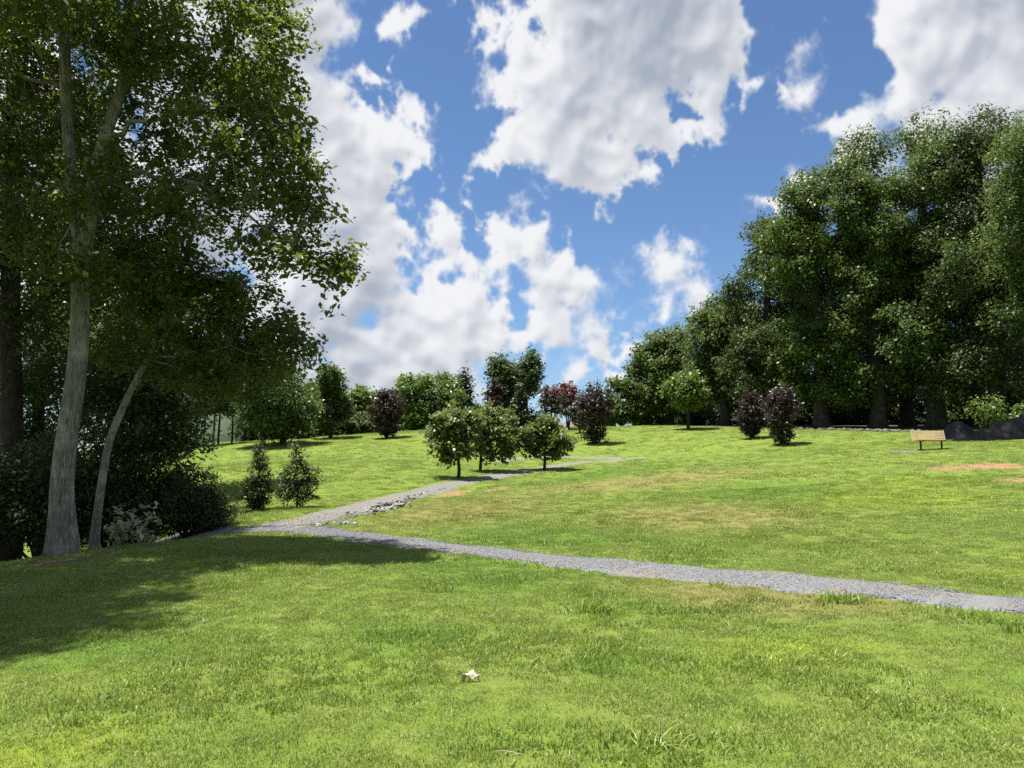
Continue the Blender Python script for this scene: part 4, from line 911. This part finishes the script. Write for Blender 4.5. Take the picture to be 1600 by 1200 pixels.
# ------------------------------------------------------------------ buildings glimpsed beyond the trees
M['siding'] = plain('white_siding', (.74,.74,.72), .6, .05, 3); M['roof'] = plain('grey_roof', (.13,.125,.12), .9, .25, 6); M['roof_br'] = plain('brown_roof', (.16,.10,.08), .9, .3, 6)
M['pane'] = plain('dark_glass', (.02,.024,.03), .1, .2, 3, spec=.6); M['trim'] = plain('white_trim', (.8,.8,.79), .5, .03, 3); M['roof_tan'] = plain('tan_roof', (.36,.32,.26), .9, .15, 6)
def house(label, u, d, w, dep, wall_h, ridge, roofm, wins, door=None, rz=0.0, overhang=.35):
    b = gpx(u, d); b[2] -= .3; t = thing('house', label, 'house', b, rz=rz)
    m = MB(); m.box((0, 0, wall_h/2), (w, dep, wall_h)); v = [(-w/2, -dep/2, wall_h), (-w/2, dep/2, wall_h), (-w/2, 0, wall_h + ridge - .15), (w/2, -dep/2, wall_h), (w/2, dep/2, wall_h), (w/2, 0, wall_h + ridge - .15)]
    m.add(v, [(0, 1, 2), (3, 5, 4)]); obj('wall', m.mesh('wall', M['siding']), t)
    m = MB(); o = overhang; sl = ridge / (dep/2)
    for s in (-1, 1):
        a = np.array([(-w/2-o, s*(dep/2+o), wall_h - o*sl), (w/2+o, s*(dep/2+o), wall_h - o*sl), (w/2+o, 0, wall_h+ridge), (-w/2-o, 0, wall_h+ridge)]); m.add(np.vstack([a, a + [0, 0, .14]]), [(0,1,2,3),(7,6,5,4),(0,4,5,1),(1,5,6,2),(2,6,7,3),(3,7,4,0)])
    obj('roof', m.mesh('roof', roofm), t)
    for (x, z, ww, hh) in wins:
        m = MB(); y = -dep/2
        for q in ((x - ww/2, z, .09, hh + .09), (x + ww/2, z, .09, hh + .09)): m.box((q[0], y - .03, q[1]), (q[2], .08, q[3]))
        for q in ((z - hh/2), (z + hh/2)): m.box((x, y - .03, q), (ww - .09, .08, .09))
        m.box((x, y - .025, z), (.05, .06, hh - .09)); m.box((x - ww/4 - .01, y - .024, z), (ww/2 - .07, .05, .05)); m.box((x + ww/4 + .01, y - .024, z), (ww/2 - .07, .05, .05))
        wo_ = obj('window', m.mesh('window', M['trim']), t); m = MB(); m.box((x, y - .004, z), (ww - .05, .03, hh - .05)); obj('pane', m.mesh('pane', M['pane']), wo_)
    if door is not None:
        m = MB(); m.box((door, -dep/2 - .02, 1.25), (1.0, .06, 2.1)); dr = obj('door', m.mesh('door', M['pane']), t)
        m = MB(); m.box((door - .56, -dep/2 - .03, 1.3), (.1, .09, 2.3)); m.box((door + .56, -dep/2 - .03, 1.3), (.1, .09, 2.3)); m.box((door, -dep/2 - .03, 2.40), (1.02, .09, .12)); obj('frame', m.mesh('frame', M['trim']), dr)
        m = MB(); m.box((door + .38, -dep/2 - .08, 1.2), (.05, .08, .05)); obj('handle', m.mesh('handle', M['trim']), dr)
house('white sided house with brown roof seen between the slim trunks', 327, 72, 6.4, 7, 2.9, 2.0, M['roof_br'], [(-.9, 1.75, 1.7, 1.9), (-2.5, 1.8, .8, 1.4)], .9, R(-26))
house('second white house half hidden by the dense left tree', 272, 88, 5.5, 7, 4.6, 2.4, M['roof'], [(0, 3.2, 1.2, 1.4)], None, R(-6))
house('house with tan gabled roof glimpsed behind the pale green tree', 563, 104, 7, 8, 4.4, 2.8, M['roof_tan'], [(0, 3.0, 1.1, 1.3)], None, R(8))
house('low dark roofed building just showing over the crest by the myrtles', 876, 98, 5, 6, 1.2, 1.3, M['roof'], [], None, 0)

# ------------------------------------------------------------------ small things in the foreground grass
M['weed'] = leaf_mat('coarse_grass', (.11,.21,.022), (.34,.42,.085), (.34,.46,.05), rough=.45, tmix=.35)
def tuft(label, u, v, n, rad, h, w, lean, seed, tint=(0, .5)):
    p = hit(u, v); me = blades(n, rad, h*.55, h*1.15, w, lean, seed, M['weed'], tint, seg=3)
    o = tag(obj('grass_tuft', me, None, p), label, 'grass tuft', 'coarse grass tufts in the lawn')
    if n > 150: o.name = 'coarse_grass'; o['kind'] = 'stuff'
    return o
tuft('bright coarse grass tuft alone in the lawn below the gravel path', 930, 957, 90, .17, .19, .017, 1.1, 601, (0,.6))
tuft('wide coarse grass tuft on the near edge of the gravel path', 1312, 942, 110, .26, .16, .015, 1.2, 602)
tuft('small grass tuft growing into the gravel left of the wide one', 1126, 919, 36, .14, .13, .013, 1.2, 603)
tuft('coarse grass row under the gravel path, left clump', 1452, 962, 80, .30, .13, .014, 1.2, 604)
tuft('coarse grass row under the gravel path, right clump', 1530, 970, 90, .30, .15, .014, 1.2, 605)
tuft('tall coarse grass at the right picture edge below the path', 1592, 992, 44, .14, .20, .012, .7, 606)
tuft('straggly weed with a tall pale stem at the bottom edge', 1030, 1172, 40, .12, .15, .010, 1.5, 607, (.2,.9))
tuft('low broad-bladed weed right of the tall pale stem', 1110, 1180, 26, .14, .10, .010, 1.6, 608, (.1,.8))
tuft('dark green weed patch at the bottom right', 1460, 1160, 60, .30, .07, .012, 1.5, 609, (0,.4))
tuft('yellow-green coarse grass patch in the right foreground lawn', 1230, 1022, 210, .46, .080, .010, 1.2, 610, (.3,.9))
p = hit(1034, 1170); M['straw'] = plain('straw', (.38,.35,.21), .6, .15, 20)
m = MB(); m.tube(np.array([[0, 0, 0], [.004, .01, .10], [.014, .02, .20], [.02, .02, .27]]), np.array([.004, .0035, .003, .0015]), 5)
tag(obj('grass_stalk', m.mesh('grass_stalk', M['straw']), None, p), 'single tall pale stalk standing in the straggly weed', 'stalk')
def dry_leaf(label, u, v, L, Wd, seed, rz):
    p = hit(u, v); r = np.random.default_rng(seed); n, k = 13, 9; V = []; a = np.linspace(-1, 1, n)
    for i, s in enumerate(a):
        wd = Wd * (1 - abs(s) ** 2.2) ** .7 * (1 + .35 * math.sin(s * 9)) + .002
        for j, q in enumerate(np.linspace(-1, 1, k)):
            V.append((s * L, q * wd * .8, .030 + .030 * (1 - s*s) + .03 * q * math.sin(s*3 + 1) - .012 * q*q * (1 - .5*s) + .004 * r.normal()))
    f = [(i*k+j, i*k+j+1, (i+1)*k+j+1, (i+1)*k+j) for i in range(n-1) for j in range(k-1)]
    me = mesh_np('dry_leaf', V, faces=f, mats=[M['dryleaf']], smooth=True); o = obj('dry_leaf', me, None, p); o.rotation_euler[2] = rz; md = o.modifiers.new('t', 'SOLIDIFY'); md.thickness = .0025
    return tag(o, label, 'dry leaf')
M['dryleaf'] = plain('dry_leaf', (.42,.37,.27), .6, .2, 25, .3)
dry_leaf('large curled pale dead leaf lying in the foreground lawn', 735, 1071, .066, .017, 3, R(12))
dry_leaf('tiny pale scrap of dead leaf in the lawn at the left', 318, 979, .020, .010, 4, R(70))
p = hit(790, 1192); m = MB(); m.tube(np.array([[-.07, .012, .030], [-.03, 0, .036], [-.015, .004, .036], [.03, -.008, .035], [.075, -.02, .028], [.10, -.018, .026]]), np.array([.0015, .0022, .0022, .002, .0018, .001]), 5)
tag(obj('twig', m.mesh('twig', M['straw']), None, p), 'short pale twig lying at the bottom centre edge', 'twig')
